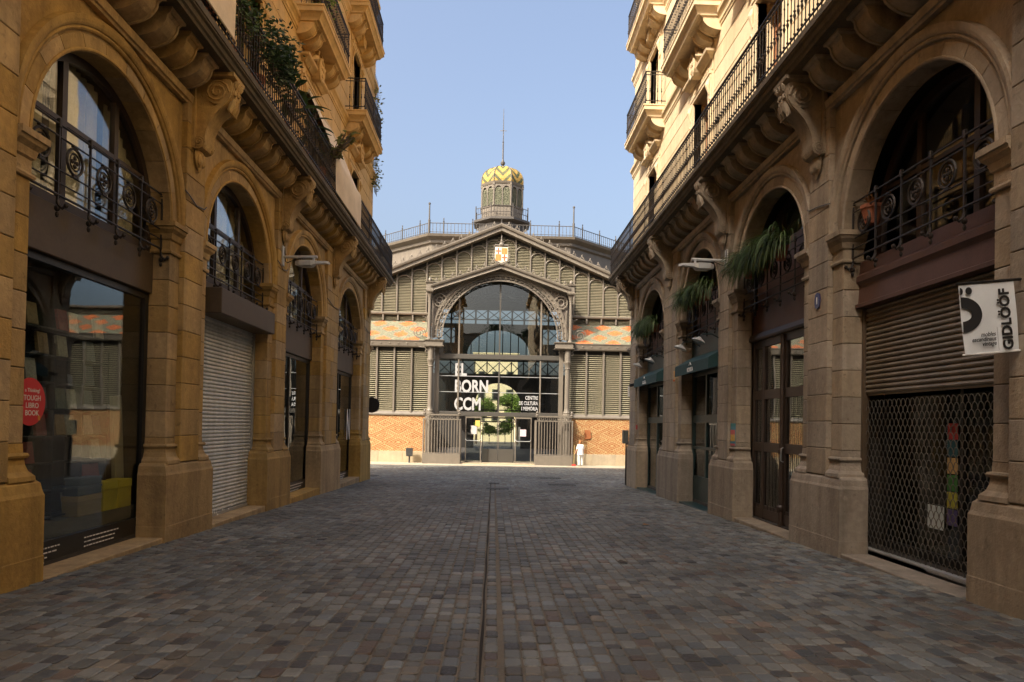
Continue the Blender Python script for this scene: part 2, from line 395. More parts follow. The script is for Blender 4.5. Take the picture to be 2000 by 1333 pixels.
FL = [7.35, 11.5, 15.0, 18.2]; HT = 20.2
def surround_mb(w, zt):
    m = MB()
    for s in (-1, 1):
        y0, y1 = sorted((s*w/2, s*(w/2+.17))); m.rects([(0,.02),(.2,.02),(.22,0),(zt,0)], -.3, -.06, y0, y1, sides='XyY')
        y0, y1 = sorted((s*(w/2+.17), s*(w/2+.26))); m.box(-.2, -.09, y0, y1, .1, zt+.1)
        m.tube([(-.05, s*(w/2+.12), zt-.05),(-.01, s*(w/2+.12), zt-.2),(-.06, s*(w/2+.12), zt-.42)], [.03,.06,.02], 6)
        m.torus((-.05, s*(w/2+.2), zt-.6), .06, .018, 10, 5, 0)
    m.rects([(zt,0),(zt+.06,.0),(zt+.07,.02),(zt+.14,.02)], -.3, -.06, -w/2-.17, w/2+.17, sides='XyY')
    m.box(-.2, -.09, -w/2-.24, w/2+.24, zt+.14, zt+.40)
    for i in range(9):
        y = -w/2+w*(i+.5)/9; m.torus((-.085, y, zt+.27), .05, .012, 8, 4, 0)
    m.rects([(zt+.40,0),(zt+.43,.03),(zt+.47,.07),(zt+.50,.12),(zt+.52,.14),(zt+.57,.15),(zt+.575,.03),(zt+.62,0)], -.2, -.04, -w/2-.24, w/2+.24, sides='XyY')
    # roundel with leaves over the middle of the cornice
    z = zt+.62
    m.loft([[(-.10, .22*cos(2*pi*i/18), z+.30*sin(2*pi*i/18)) for i in range(18)], [(.14, .22*cos(2*pi*i/18), z+.30*sin(2*pi*i/18)) for i in range(18)]])
    mm = MB().torus((.145,0,0), .2, .035, 18, 6, 0); m.join(mm, T(0,0,z) @ Matrix.Diagonal((1,1,1.36,1)))
    for k in range(4): m.ball((.15, .085*cos(k*pi/2+.78), z+.12*sin(k*pi/2+.78)), .06, 6, 4, (.6,1,1.2))
    for s in (-1, 1):
        m.tube([(.05,s*.22,z+.1),(.10,s*.36,z+.16),(.08,s*.5,z+.08),(.05,s*.62,z)], [.07,.08,.06,.02], 6)
        m.tube([(.05,s*.1,z+.3),(.10,s*.2,z+.4),(.10,s*.12,z+.46)], [.05,.06,.02], 6)
    return m
def balcony_door(side, root, u, z, w, h, wm, open_=0.0):
    M = SF(side, u, z); m = MB()
    x0, x1 = -.50, -.44
    for s in (-1, 1): m.box(x0, x1, *sorted((s*w/2, s*(w/2-.07))), 0, h)
    m.box(x0, x1-.002, -w/2+.07, w/2-.07, h-.08, h); m.box(x0, x1-.002, -w/2+.07, w/2-.07, 0, .1)
    m.box(x0, x1-.004, -.05, .05, .1, h-.08); m.box(x0, x1-.006, -w/2+.07, w/2-.07, h*.78, h*.78+.06)
    for s in (-1, 1):
        y0, y1 = sorted((s*.05, s*(w/2-.07))); m.box(x0, x1-.008, y0, y1, .1, .12); m.box(x0, x1-.025, y0, y1, .12, .62); m.box(x0, x1-.01, y0, y1, .62, .70)
    d = mk('balcony_door', m, wm, root, M)
    for s in (-1, 1):
        y0, y1 = sorted((s*.05, s*(w/2-.07)))
        for q0, q1 in ((.70, h*.78), (h*.78+.06, h-.08)):
            mk('pane', MB().box(-.477, -.471, y0, y1, q0, q1), GLASSW, d, M)
    return d
def small_balcony(side, root, u, z, S, half=1.62):
    M = SF(side, u)
    b = mk('balcony', MB().rects([(z-.32,-.12),(z-.27,-.10),(z-.2,-.05),(z-.17,-.02),(z-.16,0),(z-.05,0),(z-.04,.02),(z,.02)], -.2, .56, -half, half, sides='XyY'), S, root, M)
    cb = cached(('corbel','small'), lambda: corbel_mb(.34), S)
    for y in (-1.3, -.75, .75, 1.3):
        mk('corbel', cb, parent=b, M=SF(side, u+y, 0) @ T(0,0,z-.30-7.06*.86) @ Matrix.Diagonal((.86,1,.86,1)))
    path = [(-.12,-half+.05),(.5,-half+.05),(.5,half-.05),(-.12,half-.05)]
    m = MB(); rail_run(m, path, z+1.02, .02); rail_run(m, path, z+.93, .01); rail_run(m, path, z+.12, .012)
    for i in range(22): m.torus((.5, -half+.12+(2*half-.24)*i/21, z+.065), .045, .007, 8, 4, 0)
    r = mk('balcony_railing', m, IRON, root, M)
    n = 26
    pts = [(u+(-half+.05+(2*half-.1)*i/n)*1, .5) for i in range(n+1)]
    pts += [(u+s*(half-.05), .5-.12*k) for s in (-1, 1) for k in (1,2,3,4)]
    balusters(side, r, z, pts, big_every=13)
    return b
def upper(side, root, bays, y0, yend, S, wm):
    wins = []                                  # (floor, centre)
    for f, sel in ((0, (1,2,3,4)), (1, (2,3,4)), (2, (3,4))):
        wins += [(f, (bays[i-1][0]+bays[i-1][1])/2) for i in sel]
    core = MB()
    for f in range(4):
        z0 = FL[f]; z1 = FL[f+1] if f < 3 else HT
        cs = sorted(c for g, c in wins if g == f); w = 1.36; h = (2.72, 2.5, 2.3, 0)[f]
        e = [y0] + [q for c in cs for q in (c-w/2, c+w/2)] + [yend]
        segs = [(e[i], e[i+1]) for i in range(0, len(e), 2)]
        def bx(a, b, q0, q1, d0, d1):
            xa, xb = sorted(((XL+d0), (XL+d1)) if side < 0 else ((XR-d0), (XR-d1))); core.box(xa, xb, a, b, q0, q1)
        for a, b in segs: bx(a, b, z0-.3 if f == 0 else z0, z1, -.6, -.165)
        for c in cs:
            bx(c-w/2, c+w/2, z0+h, z1, -.6, -.168)
            if f == 0: bx(c-w/2, c+w/2, z0-.3, z0, -.6, -.168)
        # courses of stone, with joints between them
        n = int(round((z1-z0-.5)/.47)); ch = (z1-z0-.5)/n
        for a, b in segs:
            if b < 9: continue
            a2 = max(a, 5.0); a2 = a2+(.25 if a > y0 else 0); b2 = b-(.25 if b < yend else 0)
            for i in range(n):
                L = b2-a2; cuts = [0, 1] if L < 1.2 else ([0, .5, 1] if i % 2 else [0, .28, .72, 1])
                if L > 6: cuts = [k/6 for k in range(7)]
                for q0, q1 in zip(cuts[:-1], cuts[1:]):
                    ww = (q1-q0)*L; u = a2+L*(q0+q1)/2; zz = z0+i*ch
                    vis = 1.6+830*(u+1)/1400*1.25
                    if zz > vis+1.5: continue
                    me = cached(('stone_course', round(ww,2), round(ch,3)), lambda: MB().bbox(-.06, 0, -ww/2, ww/2, 0, ch-.012, .01), S)
                    mk('stone_course', me, parent=root, M=SF(side, u, zz+.006, -.12))
        for c in cs:
            for s in (-1, 1): bx(*sorted((c+s*w/2, c+s*(w/2+.25))), z0, z0+h+.5, -.165, -.12)
            mk('window_surround', cached(('window_surround', f), lambda: surround_mb(w, h), S), parent=root, M=SF(side, c, z0))
            balcony_door(side, root, c, z0, w, h, wm)
            if f > 0: small_balcony(side, root, c, z0, S)
        if f > 0:
            pr = [(-.2,z0-.55),(-.10,z0-.55),(-.09,z0-.50),(-.07,z0-.48),(-.07,z0-.40),(-.03,z0-.33),(.0,z0-.30),(.01,z0-.22),(-.07,z0-.19),(-.2,z0-.19)]
            Lb = yend-4
            mk('cornice_band', MB().prism(pr, -Lb/2-.1, Lb/2+.1), S, root, SF(side, 4+Lb/2))
    # roof, end walls, floors and back of the block
    def bx(a, b, q0, q1, d0, d1, mi=0):
        xa, xb = sorted(((XL+d0), (XL+d1)) if side < 0 else ((XR-d0), (XR-d1))); core.box(xa, xb, a, b, q0, q1, mi)
    bx(y0, yend, HT, HT+.35, -12, .02); bx(y0-.2, yend+.25, HT-.3, HT, -12, .30)
    bx(yend-.35, yend-.002, -1.2, HT-.3, -12, -.43); bx(y0, y0+.3, -1.2, HT-.3, -12, -.43)
    bx(y0+.3, yend-.35, -1.2, HT-.3, -12, -11.6, 1)
    for z in (4.0, 6.95, 11.1, 14.7, 18.0): bx(y0+.3, yend-.35, z-.12, z, -11.6, -.62, 1)
    w = mk('wall', core, [S, DARKIN], root)
    return w

def arched_window(side, root, a, b, wm, d=-.40, curtain=True, bars=2):
    uc = (a+b)/2; hw = (b-a)/2; M = SF(side, uc); rise = RISE
    def zt(y, e=0): return ZS+(rise-e)*sqrt(max(0, 1-(y/(hw-e))**2))
    m = MB().sweep([(d-.08,-.11),(d,-.11),(d,0.02),(d-.08,.02)], hw, rise, ZS, 0, pi, 32)
    for s in (-1, 1): m.box(d-.08, d, *sorted((s*(hw-.11), s*(hw+.02))), 4.05, ZS)
    m.box(d-.08, d-.002, -hw+.11, hw-.11, 4.05, 4.18)
    ys = [-hw*.62, -.02, hw*.62] if bars == 3 else [-hw*.36, hw*.36]
    for y in ys: m.box(d-.075, d-.004, y-.05, y+.05, 4.18, zt(y, .1))
    edges = [-hw+.11] + ys + [hw-.11]
    for i in range(len(edges)-1):
        lo, hi = edges[i]+(.05 if i else 0), edges[i+1]-(.05 if i < len(edges)-2 else 0)
        m.box(d-.07, d-.006, lo, hi, 5.08, 5.14)
    W = mk('arched_window', m, wm, root, M)
    for i in range(len(edges)-1):
        lo, hi = edges[i]+(.05 if i else 0), edges[i+1]-(.05 if i < len(edges)-2 else 0)
        n = 10; top = [(lo+(hi-lo)*k/n, zt(lo+(hi-lo)*k/n, .1)) for k in range(n+1)]
        pl = [(lo,4.18)] + top + [(hi,4.18)]
        tilt = RZ(RN.uniform(-.02,.02))
        mk('pane', MB().prism(pl, -.004, .004, 'yz'), GLASSW, W, M @ T(d-.045,0,0))
        if curtain:
            c = MB(); k = 26; A = []; B = []
            for q in range(k+1):
                y = lo+(hi-lo)*q/k; x = d-.22+.03*sin(q*1.9)+.012*sin(q*.7); A.append((x,y,4.12)); B.append((x,y,zt(y,.06)))
            c.loft([A, B], caps=False, close=False); mk('curtain', c, CURT, W, M, smooth=True)
    return W
def ring_mb():
    m = MB().torus((0,0,0), .155, .017, 18, 5, 0); m.torus((0,0,0), .10, .010, 12, 4, 0)
    for k in range(4): m.ball((0, .048*cos(k*pi/2), .048*sin(k*pi/2)), .03, 6, 4, (.6,1,1))
    m.ball((0,0,0), .02, 6, 4)
    for s in (-1, 1): m.box(-.02, .02, -.05, .05, s*.18-.012, s*.18+.012)
    return m
def post_mb():
    m = MB().box(-.012, .012, -.012, .012, 4.02, 4.97); m.bbox(-.022, .022, -.022, .022, 4.90, 5.0, .006)
    m.tube([(0,0,4.06),(.02,0,4.0),(.06,0,3.97),(.10,0,4.0)], [.018,.02,.02,.012], 6); m.ball((.1,0,4.0), .03, 6, 4); m.ball((0,0,3.97), .036, 6, 5); m.ball((0,0,3.90), .024, 6, 4, (1,1,1.5))
    return m
def window_railing(side, root, a, b, d=-.24):
    uc = (a+b)/2; hw = (b-a)/2-.03; M = SF(side, uc, 0, d); m = MB()
    for z, r in ((4.94,.014),(4.80,.011),(4.42,.011),(4.27,.010),(4.13,.016)): m.tube([(0,-hw,z),(0,hw,z)], r, 6)
    for s in (-1, 1): m.tube([(-.12, s*hw, 4.94),(.0, s*hw, 4.94),(.1, s*(hw+.01), 4.94)], .013, 6)
    r = mk('window_railing', m, IRON, root, M)
    n = 6; pm = cached(('post',), post_mb, IRON); rm = cached(('ring',), ring_mb, IRON)
    for i in range(n): mk('railing_post', pm, parent=r, M=SF(side, uc-hw+2*hw*i/(n-1), 0, d))
    for i in range(n-1): mk('railing_ring', rm, parent=r, M=SF(side, uc-hw+2*hw*(i+.5)/(n-1), 4.61, d))
    return r
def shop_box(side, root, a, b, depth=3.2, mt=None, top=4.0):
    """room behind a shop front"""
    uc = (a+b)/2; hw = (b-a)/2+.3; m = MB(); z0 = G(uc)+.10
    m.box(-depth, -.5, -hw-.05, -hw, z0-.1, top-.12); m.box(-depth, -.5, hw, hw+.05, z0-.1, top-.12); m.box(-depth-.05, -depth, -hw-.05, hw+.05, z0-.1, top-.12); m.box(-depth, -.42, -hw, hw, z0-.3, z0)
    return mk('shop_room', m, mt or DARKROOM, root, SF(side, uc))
def sill(side, root, a, b, S, h=.10, out=.0):
    uc = (a+b)/2; hw = (b-a)/2-.2
    return mk('door_sill', MB().bbox(-.6, -.02+out, -hw, hw, G(b)-.2, G(uc)+h, .012), S, root, SF(side, uc))

def facade(side, root, bays, piers, y0, yend, S, SU, wm):
    for i, (a, b) in enumerate(piers): pier(side, root, a, b, S, end=(i == len(piers)-1))
    for a, b in bays: arch(side, root, a, b, S)
    cs = [(a+b)/2 for a, b in piers]
    cons = cached(('console',), console_mb, S, True); corb = cached(('corbel',), corbel_mb, S)
    for c in cs: mk('console', cons, parent=root, M=SF(side, c))
    for c0, c1 in zip(cs[:-1], cs[1:]):
        L = c1-c0-.62; n = int(round(L/.62)); uc = (c0+c1)/2
        for i in range(n): mk('corbel', corb, parent=root, M=SF(side, c0+.31+L*(i+.5)/n))
        pr = [(-.14,6.50),(-.06,6.50),(-.045,6.53),(-.02,6.54),(-.01,6.60),(.0,6.64),(-.14,6.64)]
        hl = (c1-c0)/2-.24
        mk('string_course', MB().prism(pr, -hl, hl), S, root, SF(side, uc))
        mk('frieze', MB().box(-.5, -.132, -hl-.24, hl+.24, 6.63, 7.06), S, root, SF(side, uc))
    L = cs[0]-.3-y0; 
    n = int(L/.62)
    for i in range(4): mk('corbel', corb, parent=root, M=SF(side, cs[0]-.62-.62*i))
    lo = y0; hi = yend+.62
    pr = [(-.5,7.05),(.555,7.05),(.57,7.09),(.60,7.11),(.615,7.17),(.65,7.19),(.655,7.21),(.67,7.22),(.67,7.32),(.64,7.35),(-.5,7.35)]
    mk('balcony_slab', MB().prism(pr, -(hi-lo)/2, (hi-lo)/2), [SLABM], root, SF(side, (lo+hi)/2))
    # long iron balustrade of the first floor
    a, b = 5.0, yend+.56
    M = SF(side, (a+b)/2); m = MB(); hl = (b-a)/2
    e = hl if side < 0 else -hl
    path = [(.60,-e),(.60,e),(-.4,e)]
    rail_run(m, path, 8.38, .022, .014); rail_run(m, path, 8.30, .010); rail_run(m, path, 7.47, .012)
    r = mk('balcony_railing', m, IRON, root, M)
    n = int((b-a)/.128)
    pts = [(a+(b-a)*i/n, .60) for i in range(n+1)] + [(b, .60-.128*k) for k in range(1, 8)]
    balusters(side, r, 7.37, pts, big_every=18)
    # near part of the block, beside and behind the camera: the same wall without openings
    m = MB(); p0 = piers[0][0]
    def bx(a, b, q0, q1, d0, d1):
        xa, xb = sorted(((XL+d0), (XL+d1)) if side < 0 else ((XR-d0), (XR-d1))); m.box(xa, xb, a, b, q0, q1)
    bx(y0, p0-.2, -.2, .9, -.6, -.02); bx(y0, p0-.002, .9, 7.05, -.6, -.13)
    mk('near_wall', m, S, root)
    upper(side, root, bays, y0, yend, SU, wm)

PL = [(5.9,7.6),(10.84,12.2),(15.55,16.9),(20.28,22.42),(26.2,28.13)]
PR = [(5.6,7.2),(10.38,11.71),(14.95,16.25),(19.42,21.5),(25.1,26.75)]
BL = [(PL[i][1], PL[i+1][0]) for i in range(4)]; BR = [(PR[i][1], PR[i+1][0]) for i in range(4)]
LB = thing('apartment_building', 'ochre stone building with roller shutter and plants on its balcony, left of the street', 'building', (XL, 16, G(16)))
RB = thing('apartment_building', 'brown stone building with green awnings and sunlit cream upper floors, right of the street', 'building', (XR, 16, G(16)))
facade(-1, LB, BL, PL, -16, 28.13, STL, UPL, WOOD)
facade(1, RB, BR, PR, -16, 26.75, STR, UPR, DOORW)

# ---- left shop fronts
for i, (a, b) in enumerate(BL):
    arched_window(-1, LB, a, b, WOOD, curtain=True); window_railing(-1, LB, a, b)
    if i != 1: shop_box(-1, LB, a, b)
def lintel(side, root, a, b, z0, z1, mt, d=-.36):
    uc = (a+b)/2; hw = (b-a)/2
    return mk('lintel_panel', MB().bbox(d-.2, d, -hw+.002, hw-.002, z0, z1, .01), mt, root, SF(side, uc))
def shop_window(side, root, a, b, z1, mt, gl, splits=(), d=-.42, base=.34, inset=.0):
    uc = (a+b)/2; hw = (b-a)/2-.002; M = SF(side, uc); z0 = G(b)+.02; m = MB()
    for s in (-1, 1): m.box(d-.07, d, *sorted((s*hw, s*(hw-.09))), z0, z1)
    m.box(d-.07, d-.002, -hw+.09, hw-.09, z1-.08, z1); m.box(d-.07, d-.002, -hw+.09, hw-.09, z0, z0+base)
    for y in splits: m.box(d-.065, d-.004, y-.03, y+.03, z0+base, z1-.08)
    w = mk('shop_window', m, mt, root, M)
    ys = [-hw+.09]+sorted(splits)+[hw-.09]
    for y0, y1 in zip(ys[:-1], ys[1:]): mk('pane', MB().box(d-.045, d-.037, y0, y1, z0+base, z1-.08), gl, w, M)
    return w, M, z0
a, b = BL[0]; lintel(-1, LB, a, b, 3.46, 4.06, BROWNP); w1, M1, z1 = shop_window(-1, LB, a, b, 3.45, BLACKM, GLASSS, base=.36); sill(-1, LB, a, b, STL, .06)
# small white print along the black base of the shop window
m = MB()
for row in range(4):
    for (p0, p1) in ((-1.4, -.45), (.1, .95)):
        if p0 > 0 and row > 2: continue
        y = p0
        while y < p1-.1*row:
            L_ = RN.uniform(.03,.09); m.box(-.4225, -.4195, y, y+L_, z1+.27-row*.055, z1+.285-row*.055); y += L_+.02
mk('window_print', m, WHITE, w1, M1)
a, b = BL[1]; uc = (a+b)/2; hw = (b-a)/2
mk('shutter_box', MB().bbox(-.42, .02, -hw-.0+.35, hw+.02, 3.45, 3.9, .012), BROWNP, LB, SF(-1, uc))
lintel(-1, LB, a, b, 3.5, 4.06, BROWNP, -.38)
z0 = G(b)+.12
sh = mk('roller_shutter', MB().box(-.5, -.44, -hw+.06, hw-.06, z0, 3.5), WHITESH, LB, SF(-1, uc))
n = 52
sm = cached(('shutter_slat', round(hw,2)), lambda: MB().prism([(-.44,0),(-.437,.004),(-.418,.02),(-.414,.036),(-.42,.056),(-.437,.066),(-.44,.068)], -hw+.08, hw-.08), WHITESH)
k = (3.5-z0-.08)/n
for i in range(n): mk('shutter_slat', sm, parent=sh, M=SF(-1, uc, z0+.08+i*k) @ Matrix.Diagonal((1,1,k/.0685,1)))
mk('bottom_bar', MB().bbox(-.46, -.40, -hw+.08, hw-.08, z0-.02, z0+.08, .01), GREYP, sh, SF(-1, uc))
for s in (-1, 1): mk('shutter_guide', MB().bbox(-.48, -.38, *sorted((s*hw*.999, s*(hw-.08))), z0-.02, 3.5, .008), GREYP, sh, SF(-1, uc))
m = MB(); rr = random.Random(3)
for i in range(9):
    y = rr.uniform(-.5,.55); z = z0+.02+rr.uniform(0,.1); m.ball((-.396,y,z), rr.uniform(.02,.035), 6, 4, (.3,1,.7))
mk('torn_sticker', m, WHITE, sh, SF(-1, uc))
sill(-1, LB, a, b, STL, .10)
for i in (2, 3):
    a, b = BL[i]; lintel(-1, LB, a, b, 3.3, 4.06, BROWNP); w, M, z = shop_window(-1, LB, a, b, 3.29, BLACKM, GLASSS, splits=(-.25,), base=.42); sill(-1, LB, a, b, STL, .17, .0)
    m = MB()
    for row in range(3):
        y = -1.2
        while y < 1.2-.2*row:
            L_ = RN.uniform(.04,.12); m.box(-.4225, -.4195, y, y+L_, z+.34-row*.07, z+.36-row*.07); y += L_+.03
    mk('window_print', m, WHITE, w, M)
    if i == 3:
        t = text_mb('N', 1.0, .002, .02); mk('window_lettering', t, WHITE, w, M @ T(-.418, 1.5, 1.0) @ RZ(pi/2) @ RX(pi/2) @ Matrix.Diagonal((.8,1.5,1,1)))

# ---- right shop fronts
for i, (a, b) in enumerate(BR):
    arched_window(1, RB, a, b, WOOD, d=-.62, curtain=False); window_railing(1, RB, a, b)
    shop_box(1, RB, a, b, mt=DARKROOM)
# bay 1: wooden lintel, rolled shutter over a chain grille
a, b = BR[0]; uc = (a+b)/2; hw = (b-a)/2; M = SF(1, uc)
pr = [(-.5,3.40),(-.30,3.40),(-.30,3.45),(-.34,3.47),(-.36,3.72),(-.34,3.75),(-.31,3.78),(-.31,3.86),(-.35,3.9),(-.37,4.08),(-.5,4.08)]
mk('wooden_lintel', MB().prism(pr, -hw+.003, hw-.003), WOODR, RB, M)
sh = mk('roller_shutter', MB().box(-.52, -.47, -hw+.05, hw-.05, 2.12, 3.42), TANSH, RB, M)
k = 1.26/18
sm = cached(('shutter_slat','tan'), lambda: MB().prism([(-.47,0),(-.465,.006),(-.44,.02),(-.435,.035),(-.445,.055),(-.466,.064),(-.47,.066)], -hw+.06, hw-.06), TANSH)
for i in range(18): mk('shutter_slat', sm, parent=sh, M=SF(1, uc, 2.14+i*k) @ Matrix.Diagonal((1,1,k/.067,1)))
zb = G(b)+.05
gr = mk('security_grille', MB().bbox(-.49, -.42, -hw+.04, hw-.04, zb, zb+.12, .01), GREYP, RB, M)
m = MB(); pw, ph = .105, .088; ny = int((2*hw-.1)/pw); nz = int((2.12-zb-.12)/ph)
for r_ in range(nz+1):
    z = zb+.12+r_*ph
    for c_ in range(ny+1):
        y = -hw+.05+c_*pw+(pw/2 if r_ % 2 else 0)
        if y+pw > hw-.03 or z+ph > 2.13: continue
        m.tube([(-.455,y,z),(-.455,y+pw*.12,z+ph*.62),(-.452,y+pw*.3,z+ph*.9),(-.45,y+pw*.5,z+ph),(-.452,y+pw*.7,z+ph*.9),(-.455,y+pw*.88,z+ph*.62),(-.455,y+pw,z)], .0048, 4, caps=False)
tag(mk('grille_mesh', m, GRILLE, gr, M), kind='stuff')
for s in (-1, 1): mk('grille_guide', MB().bbox(-.50, -.40, *sorted((s*hw*.999, s*(hw-.06))), zb-.02, 3.4, .008), BROWNP, gr, M)
w, Mx, zx = shop_window(1, RB, a, b, 3.4, BLACKM, GLASSS, splits=(.15,), d=-.75, base=.25); sill(1, RB, a, b, STR, .04)
pal = [(.45,.05,.05),(.03,.11,.13),(.55,.38,.16),(.06,.22,.05),(.42,.40,.05),(.10,.08,.2)]
for i, c in enumerate(pal):
    mk('window_card', MB().bbox(-.746, -.738, -.10, .10, 1.52-i*.215, 1.72-i*.215, .002), mat('card_%d' % i, c, .7, noise=(18,.6)), w, M)
mk('window_notice', MB().bbox(-.746, -.738, -.50, -.16, .36, .66, .002), mat('notice_paper', (.55,.62,.62), .8, noise=(8,.2)), w, M @ T(0,0,0) )
# bay 2: tall wooden street door with iron bars
a, b = BR[1]; uc = (a+b)/2; hw = (b-a)/2; M = SF(1, uc); z0 = G(uc)+.08
mk('wooden_lintel', MB().prism([(-.6,3.42),(-.38,3.42),(-.36,3.46),(-.38,3.52),(-.4,3.56),(-.6,3.56)], -hw+.003, hw-.003), WOOD, RB, M)
mk('door_transom_panel', MB().box(-.6, -.45, -hw+.003, hw-.003, 3.56, 4.06), WOODR, RB, M)
m = MB(); d = -.45
for y in (-hw+.10, -.62*hw, 0, .62*hw, hw-.10): m.box(d-.07, d, y-.055 if abs(y) > .01 else -.09, y+.055 if abs(y) > .01 else .09, z0, 3.42)
for zz in (z0+.14, .35+.9, 2.3, 3.36): m.box(d-.06, d-.004, -hw+.05, hw-.05, zz-.09, zz+.09)
m.box(d-.05, d-.02, -hw+.05, hw-.05, z0, z0+.3)
m.tube([(d+.02,0,z0),(d+.02,0,3.4)], .045, 8); m.ball((d+.03,0,z0+.35), .075, 8, 5); m.ball((d+.03,0,1.2), .06, 8, 5)
dr = mk('street_door', m, WOOD, RB, M)
mk('pane', MB().box(d-.04, d-.034, -hw+.05, hw-.05, z0+.3, 3.36), GLASSS, dr, M)
for i in range(18):
    y = -hw+.2+(2*hw-.4)*i/17
    if min(abs(y-q) for q in (0, -.62*hw, .62*hw)) < .06: continue
    mk('door_bar', MB().tube([(d-.02,y,z0+.2),(d-.02,y,1.2)], .009, 5), IRON, dr, M); mk('door_bar', MB().tube([(d-.02,y,1.3),(d-.02,y,2.25)], .007, 5), IRON, dr, M)
mk('door_handle', MB().tube([(d+.02,.10,1.0),(d+.07,.10,1.02),(d+.07,.10,1.25),(d+.02,.10,1.27)], .012, 6), GREYP, dr, M)
sill(1, RB, a, b, STR, .07)
# bays 3 and 4: dark green shop fronts
for i in (2, 3):
    a, b = BR[i]; uc = (a+b)/2; hw = (b-a)/2; M = SF(1, uc); z0 = G(b)+.02
    lintel(1, RB, a, b, 3.1, 4.06, GREENP, -.40)
    m = MB(); d = -.43
    for s in (-1, 1): m.box(d-.08, d, *sorted((s*hw*.998, s*(hw-.12))), z0, 3.1)
    for q0, q1 in ((z0, z0+(.75 if i == 2 else .12)), (1.05, 1.12), (1.75, 1.95), (2.98, 3.1)):
        if i == 3 and q0 == 1.05: continue
        m.box(d-.07, d-.004, -hw+.12, hw-.12, q0, q1)
    for y in (-.35, .75): m.box(d-.065, d-.006, y-.05, y+.05, z0, 2.98)
    sf = mk('green_shop_front', m, GREENP, RB, M)
    for y0_, y1_ in ((-hw+.12,-.40),(-.30,.70),(.80,hw-.12)):
        mk('pane', MB().box(d-.045, d-.039, y0_, y1_, z0+.12, 2.98), GLASSS, sf, M)
    mk('door_sill', MB().bbox(-.6, -.05, -hw+.2, hw-.2, G(b)-.2, G(uc)+.03, .01), GREENP, RB, M)
    for q, (tx, tz, ts) in enumerate((('88', 2.25, .55), ('82', 2.0, .30)) if i == 2 else ()):
        pass
for i in (1, 2, 3):                            # timber boards behind the plants
    a, b = BR[i]; uc = (a+b)/2; hw = (b-a)/2
    mk('timber_board', MB().bbox(-.56, -.52, -hw+.05, hw-.05, 4.06, (5.25, 5.0, 5.0)[i-1], .008), WOODR, RB, SF(1, uc))
# wires along the walls
def wire(root, side, pts, r=.009):
    mk('wall_cable', MB().tube([tuple(SF(side, u, z, d) @ Vector((0,0,0))) for u, z, d in pts], r, 5), BLACKM, root)
for (a, b) in PL[1:]:
    wire(LB, -1, [(a+PIL-.06,5.12,-.03),(a+PIL+.05,5.09,-.022),((a+b)/2,5.0,-.025),(b-PIL-.05,5.03,-.022),(b-PIL+.05,5.1,-.03)])
for (a, b) in PR[1:]:
    wire(RB, 1, [(a+PIL-.06,5.03,-.03),(a+PIL+.05,5.05,-.022),((a+b)/2,5.1,-.025),(b-PIL-.05,5.12,-.022),(b-PIL+.05,5.16,-.03)])
# ------------------------------------------------------------------ ground and paving
GROUND = mat('mortar_ground', (.15,.13,.10), .95, noise=(4,.5), bump=(60,.5,.01))
m = MB(); ys = [-400, -60, 0, 12, 24, 36, 48, 80, 900]
m.loft([[(-700, y, (0 if y < 0 else G(y))+.003), (700, y, (0 if y < 0 else G(y))+.003)] for y in ys], caps=False, close=False)
tag(mk('ground', m, GROUND), 'pale earth and mortar ground under the paving', kind='structure')
SETT = bpy.data.materials.new('granite_setts'); SETT.use_nodes = True
t = SETT.node_tree; N = t.nodes; L = t.links; p = N['Principled BSDF']; p.inputs['Roughness'].default_value = .62
at = N.new('ShaderNodeAttribute'); at.attribute_name = 'stonecol'; geo = N.new('ShaderNodeNewGeometry')
no = N.new('ShaderNodeTexNoise'); no.inputs['Scale'].default_value = 42; no.inputs['Detail'].default_value = 5; L.new(geo.outputs['Position'], no.inputs['Vector'])
n2 = N.new('ShaderNodeTexNoise'); n2.inputs['Scale'].default_value = .55; n2.inputs['Detail'].default_value = 5; L.new(geo.outputs['Position'], n2.inputs['Vector'])
def _r(s, a, b, lo, hi):
    r = N.new('ShaderNodeMapRange'); r.inputs[1].default_value = a; r.inputs[2].default_value = b; r.inputs[3].default_value = lo; r.inputs[4].default_value = hi; L.new(s, r.inputs[0]); return r.outputs[0]
mu = N.new('ShaderNodeMath'); mu.operation = 'MULTIPLY'; L.new(_r(no.outputs[0], .3, .7, .75, 1.25), mu.inputs[0]); n3 = N.new('ShaderNodeTexNoise'); n3.inputs['Scale'].default_value = 2.3; n3.inputs['Detail'].default_value = 6; n3.inputs['Roughness'].default_value = .7; L.new(geo.outputs['Position'], n3.inputs['Vector'])
m3 = N.new('ShaderNodeMath'); m3.operation = 'MULTIPLY'; L.new(_r(n2.outputs[0], .33, .67, .66, 1.26), m3.inputs[0]); L.new(_r(n3.outputs[0], .56, .72, 1.0, .55), m3.inputs[1]); L.new(m3.outputs[0], mu.inputs[1])
hs = N.new('ShaderNodeHueSaturation'); L.new(at.outputs['Color'], hs.inputs['Color']); L.new(mu.outputs[0], hs.inputs['Value']); L.new(hs.outputs[0], p.inputs['Base Color'])
L.new(_r(no.outputs[0], .3, .7, .45, .75), p.inputs['Roughness'])
bp = N.new('ShaderNodeBump'); bp.inputs['Strength'].default_value = .35; bp.inputs['Distance'].default_value = .006; L.new(no.outputs[0], bp.inputs['Height']); L.new(bp.outputs[0], p.inputs['Normal'])
rs = random.Random(5)
def sett_col():
    q = rs.random(); v = max(.055, min(.24, rs.gauss(.135, .028)))
    if q < .10: c = (v*.50, v*.49, v*.46)
    elif q < .17: c = (v*.82, v*.62, v*.48)
    elif q < .28: c = (v*1.05, v*.94, v*.74)
    elif q < .42: c = (v*.86, v*.95, v*.95)
    else: c = (v*.98, v*1.0, v*.90)
    return c
